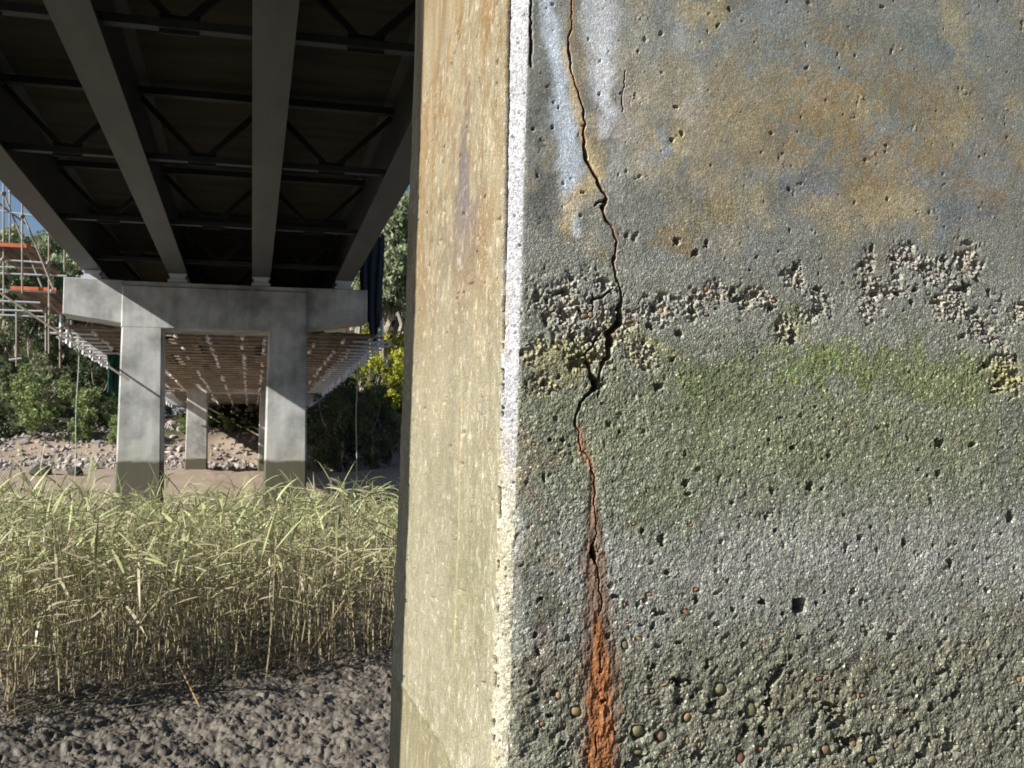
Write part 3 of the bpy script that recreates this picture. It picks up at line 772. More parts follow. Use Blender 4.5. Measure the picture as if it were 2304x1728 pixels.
# pebbles set in the face of the column: px, py, rx, ry, rot, colour
OL = (122, 114, 78); TN = (156, 130, 88); OR = (168, 116, 70); RD = (120, 76, 58); BR = (126, 98, 72); CRM = (188, 180, 152); GR = (136, 134, 122); LI = (186, 180, 192); AM = (172, 132, 70)
PEB = [(1296,1602,13,13,0,TN),(1437,1649,17,16,0,OL),(1490,1656,14,13,-.6,BR),(1621,1553,15,16,0,OL),(1692,1599,13,20,.25,OL),(1547,1617,10,12,-.3,TN),(1669,1704,11,14,0,RD),(1257,1567,6,9,0,TN),
 (1461,1338,8,5,0,OR),(1567,1328,8,5,.3,OR),(1544,1376,12,5,-.6,OR),(1438,1438,10,5,-.5,AM),(1407,1452,8,12,.4,OL),(1406,1362,4,6,0,TN),(1436,1692,12,6,0,OL),(1468,1557,7,6,0,OL),(1547,1668,6,10,0,TN),
 (1574,1678,5,8,0,AM),(1501,1700,6,6,0,OR),(1489,1700,4,4,0,TN),(1711,1687,8,7,0,OR),(1661,1673,7,5,0,BR),(1544,1704,5,5,0,OL),(1221,1631,6,6,0,RD),(1269,1631,5,7,.3,RD),
 (1495,1542,11,4,.2,TN),(1474,1579,12,5,.6,OL),(1414,1401,6,3,0,OR),(1674,1373,5,4,0,RD),(1625,1513,5,5,0,OL),(1779,1686,9,9,0,OL),(1745,1682,5,9,-.4,BR),(1859,1688,11,14,0,BR),
 (1898,1621,7,6,0,AM),(1924,1671,9,12,0,TN),(2017,1678,6,10,-.3,BR),(1944,1692,6,5,0,RD),(1981,1644,8,10,0,GR),(2055,1606,7,9,0,OL),(1967,1593,7,8,-.4,CRM),(1859,1514,8,6,0,RD),
 (1845,1529,11,6,0,RD),(1922,1566,7,10,.3,RD),(1940,1566,6,5,0,OR),(2295,1530,7,8,0,OR),(1880,1659,5,4,0,OR),(1753,1696,5,4,0,OR),(2027,1602,6,5,0,RD),(2027,1403,8,4,.3,BR),(1963,1411,5,5,0,GR),
 (1944,1416,8,7,0,OL),(1963,1712,13,12,0,OL),(1880,1716,7,6,0,TN),(2272,1164,6,8,.3,OR),(2170,1525,5,5,0,GR),(1316,712,10,7,.3,BR),(1330,708,6,8,0,TN),(1589,652,5,7,-.2,OR),(1619,666,5,6,0,TN),
 (1590,708,7,5,0,BR),(1498,671,4,9,0,LI),(1682,682,9,5,.2,TN),(1490,696,6,7,0,TN),(1417,723,9,5,.2,BR),(1425,729,6,5,0,TN),(1979,629,8,5,0,CRM),(2221,743,10,11,0,GR),(2219,769,9,5,0,LI),(2039,667,6,5,0,CRM),
 (1994,653,9,8,0,GR),(1975,649,5,5,0,OR),(2179,569,9,6,-.3,CRM),(1799,615,6,5,0,TN),(1743,678,6,5,0,OR),(1753,727,7,4,0,TN),(2241,700,9,8,0,LI),(2140,700,8,6,0,GR),(2090,660,7,6,0,GR),
 (1946,2*311,5,4,0,OR),(1760,1420,5,4,0,OR),(1612,1262,4,6,0,RD),(1427,1180,5,4,0,AM),(1686,1251,6,5,0,OL),(2149,1222,5,5,0,RD),(1202,1000,5,4,.4,OR),(1556,1183,5,4,0,OR)]
pm = []
for v in range(4):
    r0 = np.random.default_rng(40 + v)
    me = bpy.data.meshes.new('pebble')
    import bmesh
    bm = bmesh.new(); bmesh.ops.create_icosphere(bm, subdivisions=2, radius=1)
    dirs = [Vector(r0.normal(size=3)).normalized() for _ in range(5)]
    for vt in bm.verts:
        s_ = 1 + sum(.15 * max(0, vt.co.dot(d_)) * (1 if k % 2 else -1) * 1.6 for k, d_ in enumerate(dirs))
        vt.co *= s_
    for f_ in bm.faces: f_.smooth = True
    bm.to_mesh(me); bm.free(); pm.append(me)
_pcache = {}
for k, (px, py, rx_, ry_, ro, c_) in enumerate(PEB):
    u0, z0 = on_front(px, py)
    key = (k % 4, c_)
    if key not in _pcache:
        me = pm[k % 4].copy(); me.name = 'pebble'
        at_ = me.color_attributes.new('col', 'FLOAT_COLOR', 'POINT')
        v_ = (lin(c_) * .72 + lin((112, 112, 102)) * .28) * 1.15
        at_.data.foreach_set('color', np.tile([*v_, 1.0], len(me.vertices)).astype(np.float32)); me.materials.append(M_PEBBLE); _pcache[key] = me
    i0 = min(len(U1) - 1, np.searchsorted(U1, u0)); j0 = min(len(ZZ) - 1, np.searchsorted(ZZ, z0))
    # pocket first
    o = link('pebble', _pcache[key], None, pc, loc=(float(x_left(z0)) + u0, YF, z0), rot=(0, -ro, 0))
    o.scale = (rx_ * PXM, min(rx_, ry_) * PXM * .6, ry_ * PXM)
    o['_pk'] = 1

# sink each pebble in a shallow pocket of the column surface
vy = V[:, 1].reshape(rows, nc)
for o in [c_ for c_ in pc.children]:
    u0 = o.location.x - float(x_left(o.location.z)); z0 = o.location.z
    ru, rz = o.scale.x * 1.28, o.scale.z * 1.28
    i0, i1 = np.searchsorted(U1, [u0 - ru * 1.2, u0 + ru * 1.2]); j0, j1 = np.searchsorted(ZZ, [z0 - rz * 1.2, z0 + rz * 1.2])
    if i1 <= i0 or j1 <= j0: continue
    r = np.hypot((U1[i0:i1][None] - u0) / ru, (ZZ[j0:j1][:, None] - z0) / rz)
    ys = vy[j0:j1, i0:i1]
    lvl = float(np.median(ys))
    dep = o.scale.y * 1.1
    r = r * (.82 + .4 * vn(np.broadcast_to((U1[i0:i1] * 210)[None], r.shape), np.broadcast_to((ZZ[j0:j1] * 210)[:, None], r.shape), 9))
    vy[j0:j1, i0:i1] = np.maximum(ys, lvl + dep * 1.3 * (1 - sst(.72, 1.05, r)))
    o.location.y = lvl + dep * .95
    del o['_pk']
V[:, 1] = vy.ravel()
cm.vertices.foreach_set('co', np.ascontiguousarray(V, np.float32).ravel()); cm.update()

# ================================================================== FAR PIERS
def far_pier(y0, label, x_shift=0.0):
    r = thing('bridge_pier', label, 'pier', group=PIER_GROUP)
    column_mb(-3.52, -2.45, y0, y0 + 1.15, -.6, 5.12, .045).build('column', M_CONC, r)
    column_mb(.39, 1.46, y0, y0 + 1.15, -.6, 5.12, .045).build('column', M_CONC, r)
    pier_top(r, y0, y0 + 1.15)
    return r
far_pier(29.0, 'pale concrete portal pier with diagonal deck shadow beyond the reeds')
far_pier(58.0, 'farthest portal pier seen through the opening of the middle pier')

# ================================================================== DECK
deck = thing('bridge_deck', 'dark underside of road bridge with four grey steel girders overhead', 'bridge')
Y0, Y1 = -14.0, 77.0
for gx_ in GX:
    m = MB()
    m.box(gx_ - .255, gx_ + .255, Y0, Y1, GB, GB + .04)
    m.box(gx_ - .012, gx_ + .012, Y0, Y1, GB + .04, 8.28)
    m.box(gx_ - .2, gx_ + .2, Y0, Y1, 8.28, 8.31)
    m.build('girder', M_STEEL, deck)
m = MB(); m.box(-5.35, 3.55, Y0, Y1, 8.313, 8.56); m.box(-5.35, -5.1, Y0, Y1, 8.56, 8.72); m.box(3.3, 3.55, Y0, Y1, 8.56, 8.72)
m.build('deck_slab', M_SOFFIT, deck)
fy = [7.0, 12.75, 18.6, 23.8, 28.6, 34.5, 40, 45.5, 51, 57]
bm_ = None
for y in fy:
    for a_, b_ in zip(GX[:-1], GX[1:]):
        xa, xb = a_ + .02, b_ - .02
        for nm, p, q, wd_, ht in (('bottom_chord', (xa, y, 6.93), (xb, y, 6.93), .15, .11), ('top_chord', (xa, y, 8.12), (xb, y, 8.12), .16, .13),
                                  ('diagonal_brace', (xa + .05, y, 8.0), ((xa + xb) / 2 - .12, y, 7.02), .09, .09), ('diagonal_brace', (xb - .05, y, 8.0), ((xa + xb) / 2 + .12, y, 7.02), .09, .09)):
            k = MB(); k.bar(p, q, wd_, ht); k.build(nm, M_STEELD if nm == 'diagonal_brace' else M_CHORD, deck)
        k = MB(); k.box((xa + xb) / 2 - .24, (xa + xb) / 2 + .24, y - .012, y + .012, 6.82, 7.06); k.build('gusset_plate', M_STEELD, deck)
# abutment
ab = thing('bridge_abutment', 'shaded concrete abutment at far end of the bridge', 'abutment')
m = MB(); m.box(-5.6, 3.8, 76.2, 77.4, 3.0, 8.3); m.build('wall', M_CONC, ab)
m = MB(); m.box(-5.6, 3.8, 75.2, 76.2, 3.0, 6.2); m.build('bearing_shelf', M_CONC, ab)
for gx_ in GX:
    m = MB(); m.box(gx_ - .25, gx_ + .25, 75.4, 75.8, 6.2, 6.66); m.build('bearing', M_BEAR, ab)

# ================================================================== HANGING SCAFFOLD under the far spans
hs = thing('hanging_scaffold', 'brown boarded work platform on scaffold tubes slung under the far spans', 'scaffold')
hs2 = [(31.0, 57.6), (59.6, 74.6)]
bm1 = MB(); bm1.box(-.11, .11, 0, 3.85, 0, .038); board_me = bm1.mesh('board'); board_me.materials.append(M_BOARD)
n = 0; rest = MB()
for ya, yb in hs2:
    y = ya
    while y + 3.85 < yb + 2:
        x = -5.25
        while x < 3.65:
            dz = random.uniform(-.012, .012)
            if random.random() < .06: x += .236; continue
            if n < 290:
                link('board', board_me, None, hs, loc=(x, y + random.uniform(-.08, .08), 5.34 + dz)); n += 1
            else:
                rest.box(x - .11, x + .11, y, y + 3.85, 5.34 + dz, 5.378 + dz)
            x += .236
        y += 3.9
rest.build('board_layer', M_BOARD, hs, kind='stuff')
tm = MB(); tm.tube((-5.6, 0, 0), (3.95, 0, 0), .03, 8); tme = tm.mesh('ledger'); tme.materials.append(M_TUBE)
sm_ = MB(); sm_.tube((0, 0, -.3), (0, 0, .55), .055, 8); sm_.tube((-.3, 0, -.12), (.9, 0, -.12), .035, 8); sm_.tube((-.02, 0, .25), (.35, 0, -.06), .03, 6); sme = sm_.mesh('standard'); sme.materials.append(M_GALV)
dm = MB(); dm.tube((0, -.27, .0), (0, .27, .0), .055, 8); dme = dm.mesh('runner_glint_tube'); dme.materials.append(M_GLINT)  # short tube pieces, coloured bright to imitate dashes of sunlight
for ya, yb in hs2:
    y = ya + .1
    while y < yb:
        link('ledger', tme, None, hs, loc=(0, y, 5.27))
        link('standard', sme, None, hs, loc=(-5.45 + random.uniform(-.06, .06), y + .04, 5.25))
        o = link('standard', sme, None, hs, loc=(3.85 + random.uniform(-.06, .06), y + .04, 5.25)); o.rotation_euler = (0, 0, math.pi)
        for x in (-4.6, -3.6, -2.3, -1.35, -.35, .35, 1.9, 2.7, 3.2):
            if random.random() < .62:
                link('runner_glint_tube', dme, None, hs, loc=(x + random.uniform(-.03, .03), y + .55, 5.19 + random.uniform(-.03, .03)), rot=(random.uniform(-.06, .06), 0, random.uniform(-.18, .02)))
        y += 1.12
hg = MB()
for x in (-5.0, -3.2, -1.0, 1.3, 3.4):
    for y in (33, 38, 44, 50, 56, 62, 68): hg.tube((x, y, 5.3), (x, y, 6.7), .012, 6)
hg.build('hanger_rods', M_STEELD, hs, kind='stuff')

# ================================================================== SCAFFOLD TOWER at the left end of the middle pier
st = thing('scaffold_tower', 'tube scaffold bay with orange-brown boards beside the middle pier', 'scaffold')
def tube(nm, a_, b_, r=.0245, mt=M_TUBE):
    k = MB(); k.tube(a_, b_, r, 8); return k.build(nm, mt, st)
def at(px, py, y):
    d = ray(px, py); t = y / d[1]; return (d[0] * t, y, EYE + d[2] * t)
for px, pt, pb, y in ((8, 400, 705, 29.55), (50, 455, 660, 29.4), (110, 520, 795, 29.55), (145, 558, 625, 32.0), (37, 690, 825, 31.0), (135, 700, 828, 31.6), (103, 690, 790, 30.4), (22, 400, 560, 33)):
    tube('standard', at(px, pt, y), at(px, pb, y))
for (xa, ya), (xb, yb), y in (((-30, 470), (78, 486), 29.61), ((-30, 582), (112, 592), 29.61), ((-30, 614), (150, 621), 29.61), ((-30, 650), (118, 657), 29.61), ((-30, 676), (90, 681), 29.45), ((-30, 707), (100, 713), 31.05),
                              ((-30, 697), (96, 700), 29.45), ((-30, 600), (108, 603), 32.05), ((20, 810), (48, 806), 31.0)):
    tube('ledger', at(xa, ya, y), at(xb, yb, y), mt=M_GALV if y > 29 else M_TUBE)
for a_, b_ in ((at(8, 435, 29.65), at(102, 665, 29.65)), (at(56, 492, 29.5), at(124, 660, 29.5)), (at(-6, 455, 29.70), at(60, 505, 31)), (at(118, 725, 30), at(142, 776, 31)), (at(148, 722, 30.5), at(178, 800, 31.2)),
               (at(-10, 686, 29.65), at(118, 724, 31)), (at(20, 430, 29.75), at(80, 480, 31.5)), (at(110, 680, 29.65), at(150, 720, 31.5))):
    tube('brace', a_, b_)
tube('brace', (-6.6, 28.5, 5.95), (-3.2, 28.3, 3.6), .03)          # long raker whose shadow crosses the pier leg
for k in range(5):
    x = -6.95 + k * .235
    mB = MB(); mB.box(x - .11, x + .11, 29.5, 33.8, 7.28, 7.32); mB.build('board', M_BOARD, st)
for k in range(6):
    x = -6.42 + k * .235
    mB = MB(); mB.box(x - .11, x + .11, 29.6, 34.5, 6.12, 6.16); mB.build('board', M_BOARD, st)
for x0_, x1_, y, z in ((-7.1, -5.95, 29.46, 7.27), (-6.45, -5.3, 29.56, 6.11), (-5.5, -5.1, 30.9, 5.72)):
    mB = MB(); mB.box(x0_, x1_, y, y + .03, z, z + .1); mB.build('toe_board', M_ORANGE, st)
for p in ((8, 435, 29.5), (50, 487, 29.35), (110, 591, 29.5), (118, 655, 29.5), (8, 583, 29.5)):
    c_ = at(*p); mB = MB(); mB.tube((c_[0] - .05, c_[1] - .03, c_[2]), (c_[0] + .05, c_[1] + .03, c_[2]), .045, 8); mB.tube((c_[0], c_[1], c_[2] - .05), (c_[0], c_[1], c_[2] + .05), .05, 8); mB.build('coupler', M_TUBE, st)

# cloths, ropes
def cloth(name, p0, p1, top, drop, fold, mt, **pr):
    V_ = []; F_ = []; n_, m_ = 26, 20
    for j in range(m_):
        for i in range(n_):
            s_ = i / (n_ - 1); t_ = j / (m_ - 1)
            f_ = fold * (math.sin(s_ * 19 + 1.3 * math.sin(t_ * 3)) + .5 * math.sin(s_ * 41 + t_ * 4)) * (.4 + t_)
            nar = 1 - .25 * t_ * math.sin(t_ * 2.4)
            x = p0[0] + (p1[0] - p0[0]) * (.5 + (s_ - .5) * nar); y = p0[1] + (p1[1] - p0[1]) * s_
            z = top - drop * t_ * (1 - .12 * math.sin(s_ * 7)) - .1 * math.sin(s_ * 12) * (1 - t_)
            V_.append((x + f_ * .4, y + f_, z))
    for j in range(m_ - 1):
        for i in range(n_ - 1):
            F_.append((j * n_ + i, j * n_ + i + 1, (j + 1) * n_ + i + 1, (j + 1) * n_ + i))
    me = fast_mesh(name, np.array(V_), np.array(F_))
    o = link(name, me, mt, **pr)
    sm = o.modifiers.new('thick', 'SOLIDIFY'); sm.thickness = .02
    return o
cloth('debris_netting', (3.1, 31.2), (4.05, 32.2), 8.7, 3.1, .1, M_NETD, label='dark blue netting hanging from deck edge beside the middle pier', category='netting')
cloth('debris_netting', (-4.95, 37.0), (-4.35, 37.6), 5.2, 1.45, .08, M_NETG, label='small green netting hanging below the scaffold by the left leg', category='netting')
for px, pa, pb, y, lb in ((178, 745, 1052, 33, 'thin pale rope hanging left of the middle pier'), (804, 800, 1090, 33, 'thin pale rope hanging right of the middle pier')):
    a_ = at(px, pa, y); b_ = at(px, pb, y)
    mB = MB(); pts = [(a_[0] + .02 * math.sin(k), y, 5.25 + (.3 - 5.25) * k / 10) for k in range(11)]
    for p, q in zip(pts[:-1], pts[1:]): mB.tube(p, q, .016, 6)
    mB.build('rope', M_CABLE, None, label=lb, category='rope')

# ================================================================== ROCKS
rms = []
for v in range(6):
    r0 = np.random.default_rng(80 + v); bm = bmesh.new(); bmesh.ops.create_icosphere(bm, subdivisions=2, radius=1)
    pl = [(Vector(r0.normal(size=3)).normalized(), r0.uniform(.55, .85)) for _ in range(9)]
    for vt in bm.verts:
        for nrm, d_ in pl:
            e = vt.co.dot(nrm) - d_
            if e > 0: vt.co -= nrm * e * .9
        vt.co *= 1 + r0.uniform(-.05, .05)
    me = bpy.data.meshes.new('rock'); bm.to_mesh(me); bm.free(); rms.append(me)
for me in rms: me.materials.append(M_ROCK)
rr0 = random.Random(5)
def gz1(x, y): return float(ground_z(np.array([x]), np.array([y]))[0])
cnt = 0
for k in range(150):
    zone = rr0.random()
    if zone < .45: x = rr0.uniform(-17, -6)
    else: x = rr0.uniform(-6, 5)
    y = rr0.uniform(61.5, 70) if rr0.random() < .7 else rr0.uniform(66, 75)
    s_ = rr0.uniform(.10, .27) * (1.7 if rr0.random() < .12 else 1)
    o = link('rock', rms[k % 6], None, loc=(x, y, gz1(x, y) + s_ * .15), rot=(rr0.uniform(-.3, .3), rr0.uniform(-.3, .3), rr0.uniform(0, 6)),
             label='pale angular rock on the far bank below the bushes', category='rock', group='pale rocks along the far bank')
    o.scale = (s_ * rr0.uniform(.9, 1.6), s_ * rr0.uniform(.8, 1.2), s_ * rr0.uniform(.5, .9))
drm = rms[0].copy(); drm.materials.clear(); drm.materials.append(M_DROCK)
for px, s_, lb in ((92, .62, 'dark rounded boulder farthest left on the sandy shore'), (170, .45, 'smaller dark boulder standing right of the larger dark boulder')):
    d = ray(px, 1046); t = 56 / d[1]; x = d[0] * t
    o = link('boulder', drm, None, loc=(x, 56, gz1(x, 56) + s_ * .3), rot=(0, .2, px), label=lb, category='boulder'); o.scale = (s_, s_, s_ * .75)
# small rubble
V_ = []; F_ = []
tv = np.array([v.co[:] for v in rms[1].vertices]) ; 
ico = bmesh.new(); bmesh.ops.create_icosphere(ico, subdivisions=1, radius=1); tv = np.array([v.co[:] for v in ico.verts]); tf = np.array([[v.index for v in f_.verts] for f_ in ico.faces]); ico.free()
N_ = 2600
rx_ = rng.uniform(-20, 8, N_); ry_ = rng.uniform(59, 76, N_); rz_ = ground_z(rx_, ry_); rs_ = rng.gamma(2, .035, N_) + .04
V_ = (tv[None] * (rs_[:, None, None] * rng.uniform(.6, 1.4, (N_, 1, 3))) * (1 + .2 * rng.normal(size=(N_, len(tv), 1)))) + np.stack([rx_, ry_, rz_ + rs_ * .2], -1)[:, None]
F_ = (tf[None] + (np.arange(N_) * len(tv))[:, None, None]).reshape(-1, 3)
link('rubble', fast_mesh('rubble', V_.reshape(-1, 3), F_, smooth=False), M_ROCK, kind='stuff')

# ================================================================== TREES
def crown_mesh(name, seed, n, lobes, leaf, c0, c1, droop=.3, flat=1.0, dead=0.0):
    r0 = np.random.default_rng(seed)
    nl = len(lobes); L_ = np.array(lobes)
    pick = r0.choice(nl, n, p=(L_[:, 3] ** 2) / (L_[:, 3] ** 2).sum())
    d = r0.normal(size=(n, 3)); d /= np.linalg.norm(d, axis=1)[:, None]
    # sub-clumps inside each lobe
    kk = 26
    cl = r0.normal(size=(nl, kk, 3)); cl /= np.linalg.norm(cl, axis=2)[..., None]; cl *= r0.uniform(.45, 1.0, (nl, kk, 1))
    ci = r0.integers(0, kk, n)
    cen = L_[pick, :3] + cl[pick, ci] * L_[pick, 3:4] * np.array([1, 1, flat])
    pos = cen + d * (r0.random((n, 1)) ** .5) * L_[pick, 3:4] * .30
    a_ = r0.normal(size=(n, 3)); a_[:, 2] -= droop * 2; a_ /= np.linalg.norm(a_, axis=1)[:, None]
    b_ = np.cross(a_, r0.normal(size=(n, 3))); b_ /= np.linalg.norm(b_, axis=1)[:, None]
    ln = leaf * r0.uniform(.6, 1.5, (n, 1)); wd = ln * r0.uniform(.28, .5, (n, 1))
    V_ = np.stack([pos - a_ * ln, pos + b_ * wd, pos + a_ * ln, pos - b_ * wd], 1).reshape(-1, 3)
    F_ = np.arange(n * 4).reshape(n, 4)
    tone = (r0.random((nl, kk))[pick, ci] * .6 + r0.random(n) * .4)[:, None]
    c = np.array(c0) * (1 - tone) + np.array(c1) * tone
    c = np.repeat(c, 4, 0)
    return fast_mesh(name, V_, F_, c, smooth=False)
def trunk_mesh(seed, h, r, tips):
    m = MB(); r0 = random.Random(seed)
    def limb(a_, b_, ra, rb, n_=4):
        pts = [Vector(a_).lerp(Vector(b_), k / n_) + Vector((r0.uniform(-1, 1), r0.uniform(-1, 1), 0)) * (.03 * h if 0 < k < n_ else 0) for k in range(n_ + 1)]
        rings = []
        for k, p in enumerate(pts):
            rad = ra + (rb - ra) * k / n_
            rings.append([(p.x + rad * math.cos(t * math.pi / 3), p.y + rad * math.sin(t * math.pi / 3), p.z) for t in range(6)])
        m.loft(rings)
    limb((0, 0, -.4), (0, 0, h * .45), r, r * .7)
    for tp in tips: limb((0, 0, h * r0.uniform(.28, .44)), tp, r * .55, r * .15)
    return m.mesh('trunk')
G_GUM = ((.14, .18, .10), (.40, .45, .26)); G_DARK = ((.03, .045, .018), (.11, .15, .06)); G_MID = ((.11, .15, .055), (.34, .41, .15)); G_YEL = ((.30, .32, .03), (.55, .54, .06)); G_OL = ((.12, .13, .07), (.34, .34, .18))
def lobes_tree(seed, h, R, n_=9, low=.45):
    r0 = random.Random(seed); out = []
    for k in range(n_):
        z = h * r0.uniform(low, .93); rr_ = R * (1 - .55 * (z / h - low))
        a_ = r0.uniform(0, 6.28); q = r0.uniform(.2, .85) * R
        out.append((q * math.cos(a_), q * math.sin(a_), z, rr_ * r0.uniform(.34, .55)))
    return out
protos = {}
def proto(kind, v):
    k = (kind, v)
    if k in protos: return protos[k]
    s_ = 300 + v * 13 + hash_kind[kind]
    if kind == 'gum':
        lb = lobes_tree(s_, 11, 3.2, 11, .42); cm_ = crown_mesh('crown', s_, 6500, lb, .2, *G_GUM, droop=.6)
        tm_ = trunk_mesh(s_, 11, .22, [(l[0] * .8, l[1] * .8, l[2]) for l in lb[:6]])
    elif kind == 'bush':
        lb = [(l[0], l[1], l[2], l[3]) for l in lobes_tree(s_, 3.6, 1.9, 10, .12)]; cm_ = crown_mesh('crown', s_, 4200, lb, .095, *G_MID, droop=.1)
        tm_ = trunk_mesh(s_, 3, .07, [(l[0] * .7, l[1] * .7, l[2]) for l in lb[:5]])
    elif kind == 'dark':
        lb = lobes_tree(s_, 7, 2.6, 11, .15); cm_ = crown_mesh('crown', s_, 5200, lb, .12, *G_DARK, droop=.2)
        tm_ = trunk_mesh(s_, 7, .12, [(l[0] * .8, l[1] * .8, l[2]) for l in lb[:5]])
    elif kind == 'olive':
        lb = lobes_tree(s_, 6, 2.5, 10, .25); cm_ = crown_mesh('crown', s_, 4600, lb, .12, *G_OL, droop=.2)
        tm_ = trunk_mesh(s_, 6, .12, [(l[0] * .8, l[1] * .8, l[2]) for l in lb[:5]])
    else:
        lb = [(l[0], l[1], l[2], l[3]) for l in lobes_tree(s_, 4.4, 1.9, 12, .15)]; cm_ = crown_mesh('crown', s_, 6500, lb, .09, *G_YEL, droop=-.5)
        tm_ = trunk_mesh(s_, 4, .08, [(l[0] * .7, l[1] * .7, l[2]) for l in lb[:5]])
    cm_.materials.append(M_LEAF); tm_.materials.append(M_BARK)
    protos[k] = (cm_, tm_); return protos[k]
hash_kind = {'gum': 1, 'bush': 2, 'dark': 3, 'olive': 4, 'yellow': 5}
KN = {'gum': 'gum_tree', 'bush': 'bush', 'dark': 'dark_tree', 'olive': 'olive_green_tree', 'yellow': 'yellow_bush'}
def tree(kind, v, x, y, sc_, label, group=None, cat=None):
    cm_, tm_ = proto(kind, v)
    t = thing(KN[kind], label, cat or ('bush' if 'bush' in KN[kind] else 'tree'), (x, y, gz1(x, y) - .1), group)
    t.rotation_euler.z = rr0.uniform(0, 6.28); t.scale = (sc_, sc_, sc_ * rr0.uniform(.9, 1.12))
    link('trunk', tm_, None, t); link('crown', cm_, None, t)
HILLG = 'gum trees on the wooded hillside left of the bridge'
for k in range(60):
    y = rr0.uniform(80, 140); a_ = rr0.uniform(-15, -5)
    x = y * math.tan(math.radians(a_))
    top = 1.6 + y * (.205 if math.degrees(math.atan2(x, y)) < -9.5 else .27)
    sc_ = min(rr0.uniform(.75, 1.2), (top - gz1(x, y)) / 11.5)
    if sc_ < .3: continue
    tree('gum', k % 4, x, y, sc_, 'grey-green gum tree on the wooded hillside left of the bridge', HILLG)
for k in range(22):
    y = rr0.uniform(72, 110); a_ = rr0.uniform(4, 11)
    tree('gum', k % 4, y * math.tan(math.radians(a_)), y, rr0.uniform(.8, 1.3), 'gum tree on the slope between the middle pier and near pier', 'gum trees on the slope right of the middle pier')
for k in range(16):
    y = rr0.uniform(71, 84); a_ = rr0.uniform(-16, -5.5)
    tree(('olive', 'dark', 'bush')[k % 3], k % 2, y * math.tan(math.radians(a_)), y, rr0.uniform(.6, .95), 'tangled scrub tree low on the hillside behind the shore bushes', 'scrub trees low on the left hillside')
tree('bush', 0, -13.6, 70.5, 1.15, 'full dark green bush left of the hanging rope', cat='bush')
tree('bush', 1, -10.4, 70.0, 1.0, 'rounded green bush right of the hanging rope beside the pier leg', cat='bush')
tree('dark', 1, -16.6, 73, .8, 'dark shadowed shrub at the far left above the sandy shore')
tree('bush', 1, -8.4, 69.0, .55, 'small bright green bush touching the left leg of the middle pier')
tree('yellow', 0, 7.75, 69.0, 1.3, 'bright yellow-green wattle bush beside the near pier edge')
tree('yellow', 1, 9.5, 73.0, 1.3, 'yellow-green wattle bush half hidden behind the near pier edge')
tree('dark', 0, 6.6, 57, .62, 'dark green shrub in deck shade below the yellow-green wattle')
for k in range(12):
    y = rr0.uniform(56, 72); a_ = rr0.uniform(3.4, 9)
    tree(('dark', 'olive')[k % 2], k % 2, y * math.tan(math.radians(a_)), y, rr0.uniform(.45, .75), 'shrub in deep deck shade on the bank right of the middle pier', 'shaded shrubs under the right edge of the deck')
for k in range(5):
    x = -4.4 + k * 1.3
    tree('bush', k % 2, x, 72.5 + rr0.uniform(-1, 2), .35, 'low scrub bush on the shaded embankment under the far span', 'low scrub under the far span')

# ================================================================== REEDS
def reed_mesh(seed, h, bent=0.0):
    r0 = np.random.default_rng(seed); V_ = []; F_ = []; C_ = []
    lean = r0.normal(0, .075, 2) + np.array([bent, 0]); n_ = 5
    def sp(t): return np.array([lean[0] * h * t ** 1.7, lean[1] * h * t ** 1.7, h * t])
    straw = np.array([.50, .42, .26]) * r0.uniform(.7, 1.15); green = np.array([.24, .29, .10])
    for k in range(n_ + 1):
        t = k / n_; p = sp(t); rad = .0058 * (1 - .55 * t)
        for q in range(3): V_.append(p + rad * np.array([math.cos(q * 2.094), math.sin(q * 2.094), 0])); C_.append(straw * (1 - t * .5) + green * t * .5)
    for k in range(n_):
        for q in range(3): F_.append((k * 3 + q, k * 3 + (q + 1) % 3, (k + 1) * 3 + (q + 1) % 3, (k + 1) * 3 + q))
    nl = r0.integers(5, 8); az = r0.uniform(0, 6.28)
    for l in range(nl):
        t = .56 + .44 * (l / (nl - 1)) ** .9
        t = min(1, t * r0.uniform(.95, 1.03)); az += math.pi + r0.normal(0, .5)
        ln = r0.uniform(.2, .5) * (1 if t < .9 else .7); wd = r0.uniform(.005, .0115)
        dead = (t < .68 and r0.random() < .6) or r0.random() < .28
        c = (np.array([.46, .40, .26]) if dead else np.array([.43, .47, .23]) * r0.uniform(.7, 1.25) + np.array([.08, .05, .03]) * r0.random())
        p = sp(t); el = r0.uniform(.3, 1.2) if not dead else r0.uniform(-.9, .5); dirh = np.array([math.cos(az), math.sin(az), 0]); side = np.array([-dirh[1], dirh[0], 0])
        side = side * math.cos(.6) + np.array([0, 0, 1]) * math.sin(.6) * r0.choice([-1, 1]); m_ = 4; b0 = len(V_)
        fall = r0.uniform(.05, .55)
        for j in range(m_ + 1):
            s_ = j / m_; e = el - fall * s_ * 2.0
            if j: p = p + (dirh * math.cos(e) + np.array([0, 0, 1]) * math.sin(e)) * ln / m_
            ww = wd * (1 - s_) ** .6 * (.6 + .8 * min(1, s_ * 3)) if j < m_ else 0.0006
            V_.append(p - side * ww); V_.append(p + side * ww); C_ += [c, c]
        for j in range(m_): F_.append((b0 + 2 * j, b0 + 2 * j + 1, b0 + 2 * j + 3, b0 + 2 * j + 2))
    return np.array(V_), np.array(F_), np.array(C_)
RP = [reed_mesh(500 + k, 1.26, bent=(.35 if k % 7 == 3 else 0)) for k in range(20)]
def front_y(x): return np.interp(x, [-3, -1.5, -1.1, -.3, .4, 1.0, 2], [5.2, 6.4, 7.1, 7.45, 7.6, 8.0, 8.3])
r1 = np.random.default_rng(11)
pts = []
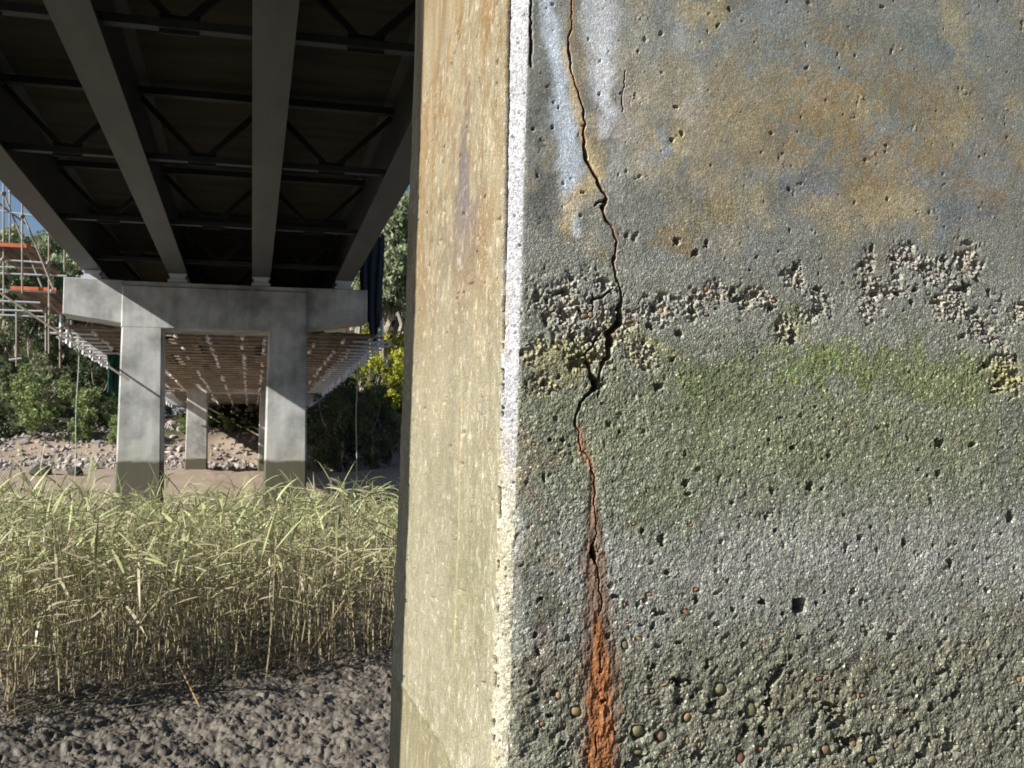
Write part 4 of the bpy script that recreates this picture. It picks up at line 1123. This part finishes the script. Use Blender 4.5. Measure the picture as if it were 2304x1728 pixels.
def scatter(y0, y1, dens):
    xa, xb = -.30 * y1 - .4, .155 * y1 + .5
    n_ = int((xb - xa) * (y1 - y0) * dens)
    for _ in range(n_):
        x = r1.uniform(xa, xb); y = r1.uniform(y0, y1)
        if x < -.30 * y - .4 or x > .155 * y + .5: continue
        if y < front_y(x) + .25 * r1.random() : continue
        if y < front_y(x) + .7 and r1.random() < .35 * (1 - (y - front_y(x)) / .7): continue
        pts.append((x, y))
scatter(5, 9.5, 50); scatter(9.5, 13.5, 46)
pts = np.array(pts)
key = pts[:, 1] - front_y(pts[:, 0]) + .02 * pts[:, 1]
order = np.argsort(key); pts = pts[order]
NI = 240
rme = []
for V_, F_, C_ in RP:
    me = fast_mesh('reed_stalk', V_, F_, C_, smooth=False); me.materials.append(M_REED); rme.append(me)
for k in range(NI):
    x, y = pts[k]
    hs_ = (r1.uniform(.66, 1.02) if r1.random() < .85 else r1.uniform(.35, .65))
    o = link('reed_stalk', rme[k % len(rme)], None, loc=(x, y, gz1(x, y) - .02), rot=(r1.normal(0, .1), r1.normal(0, .1), r1.uniform(0, 6.28)),
             label='straw-coloured reed stalk in the front rows of the reed bed above mud', category='reed', group='reed stalks in the front rows')
    o.scale = (1, 1, hs_)
bv, bf, bc = [], [], []; off = 0
for x, y in pts[NI:]:
    V_, F_, C_ = RP[r1.integers(0, len(RP))]
    a_ = r1.uniform(0, 6.28); c_, s_ = math.cos(a_), math.sin(a_)
    hh = r1.uniform(.58, 1.03) * (1.0 if y < 10 else .94) * (1.07 if x < -.16 * y else 1) + (r1.uniform(.08, .25) if r1.random() < .05 else 0)
    W = V_.copy(); W[:, 0] = V_[:, 0] * c_ - V_[:, 1] * s_; W[:, 1] = V_[:, 0] * s_ + V_[:, 1] * c_; W[:, 2] *= hh
    lx, ly = r1.normal(0, .09, 2); W[:, 0] += W[:, 2] * lx + x; W[:, 1] += W[:, 2] * ly + y
    bv.append(W); bf.append(F_ + off); bc.append(C_ * r1.uniform(.75, 1.2)); off += len(W)
link('reed_bed', fast_mesh('reed_bed', np.concatenate(bv), np.concatenate(bf), np.concatenate(bc), smooth=False), M_REED, kind='stuff',
     label='dense bed of pale green reeds growing out of the mud')
# broken litter at the foot of the reeds
lv, lf, lc = [], [], []; off = 0
for k in range(1500):
    x = r1.uniform(-2.6, 1.6); y = float(front_y(x)) + r1.normal(.5, .45)
    if y < 5: continue
    ln = r1.uniform(.06, .28); a_ = r1.uniform(0, 6.28); el = r1.uniform(-.05, .5); d = np.array([math.cos(a_) * math.cos(el), math.sin(a_) * math.cos(el), math.sin(el)])
    p = np.array([x, y, float(np.interp(y, [5, 9], [.02, .02])) + r1.uniform(0, .03)]); s_ = np.array([-d[1], d[0], .2]) * r1.uniform(.002, .005)
    lv += [p - s_, p + s_, p + d * ln + s_ * .5, p + d * ln - s_ * .5]; lf.append((off, off + 1, off + 2, off + 3)); off += 4
    cc_ = (np.array([.30, .24, .15]) if r1.random() < .4 else np.array([.10, .085, .065])) * r1.uniform(.6, 1.2); lc += [cc_] * 4
link('reed_litter', fast_mesh('reed_litter', np.array(lv), np.array(lf), np.array(lc), smooth=False), M_REED, kind='stuff')
# fallen stalks that stand out
def stalk(p, q, r_, label):
    m_ = MB(); m_.tube(p, q, r_, 6); me = m_.mesh('broken_stalk')
    at_ = me.color_attributes.new('col', 'FLOAT_COLOR', 'POINT'); at_.data.foreach_set('color', np.tile([.38, .27, .13, 1.0], len(me.vertices)).astype(np.float32))
    link('broken_stalk', me, M_REED, label=label, category='reed')
def atz(px, py, z):
    d = ray(px, py); t = (z - EYE) / d[2]; return (d[0] * t, d[1] * t, z)
stalk(atz(400, 1490, .16), atz(450, 1592, .02), .006, 'lone broken reed stalk slanting down onto open mud')
stalk(atz(775, 1350, .5), atz(700, 1465, .1), .006, 'broken straw stalk slanting down left near the pier edge')
stalk(atz(765, 1350, .5), atz(806, 1440, .1), .006, 'broken straw stalk slanting down right near the pier edge')
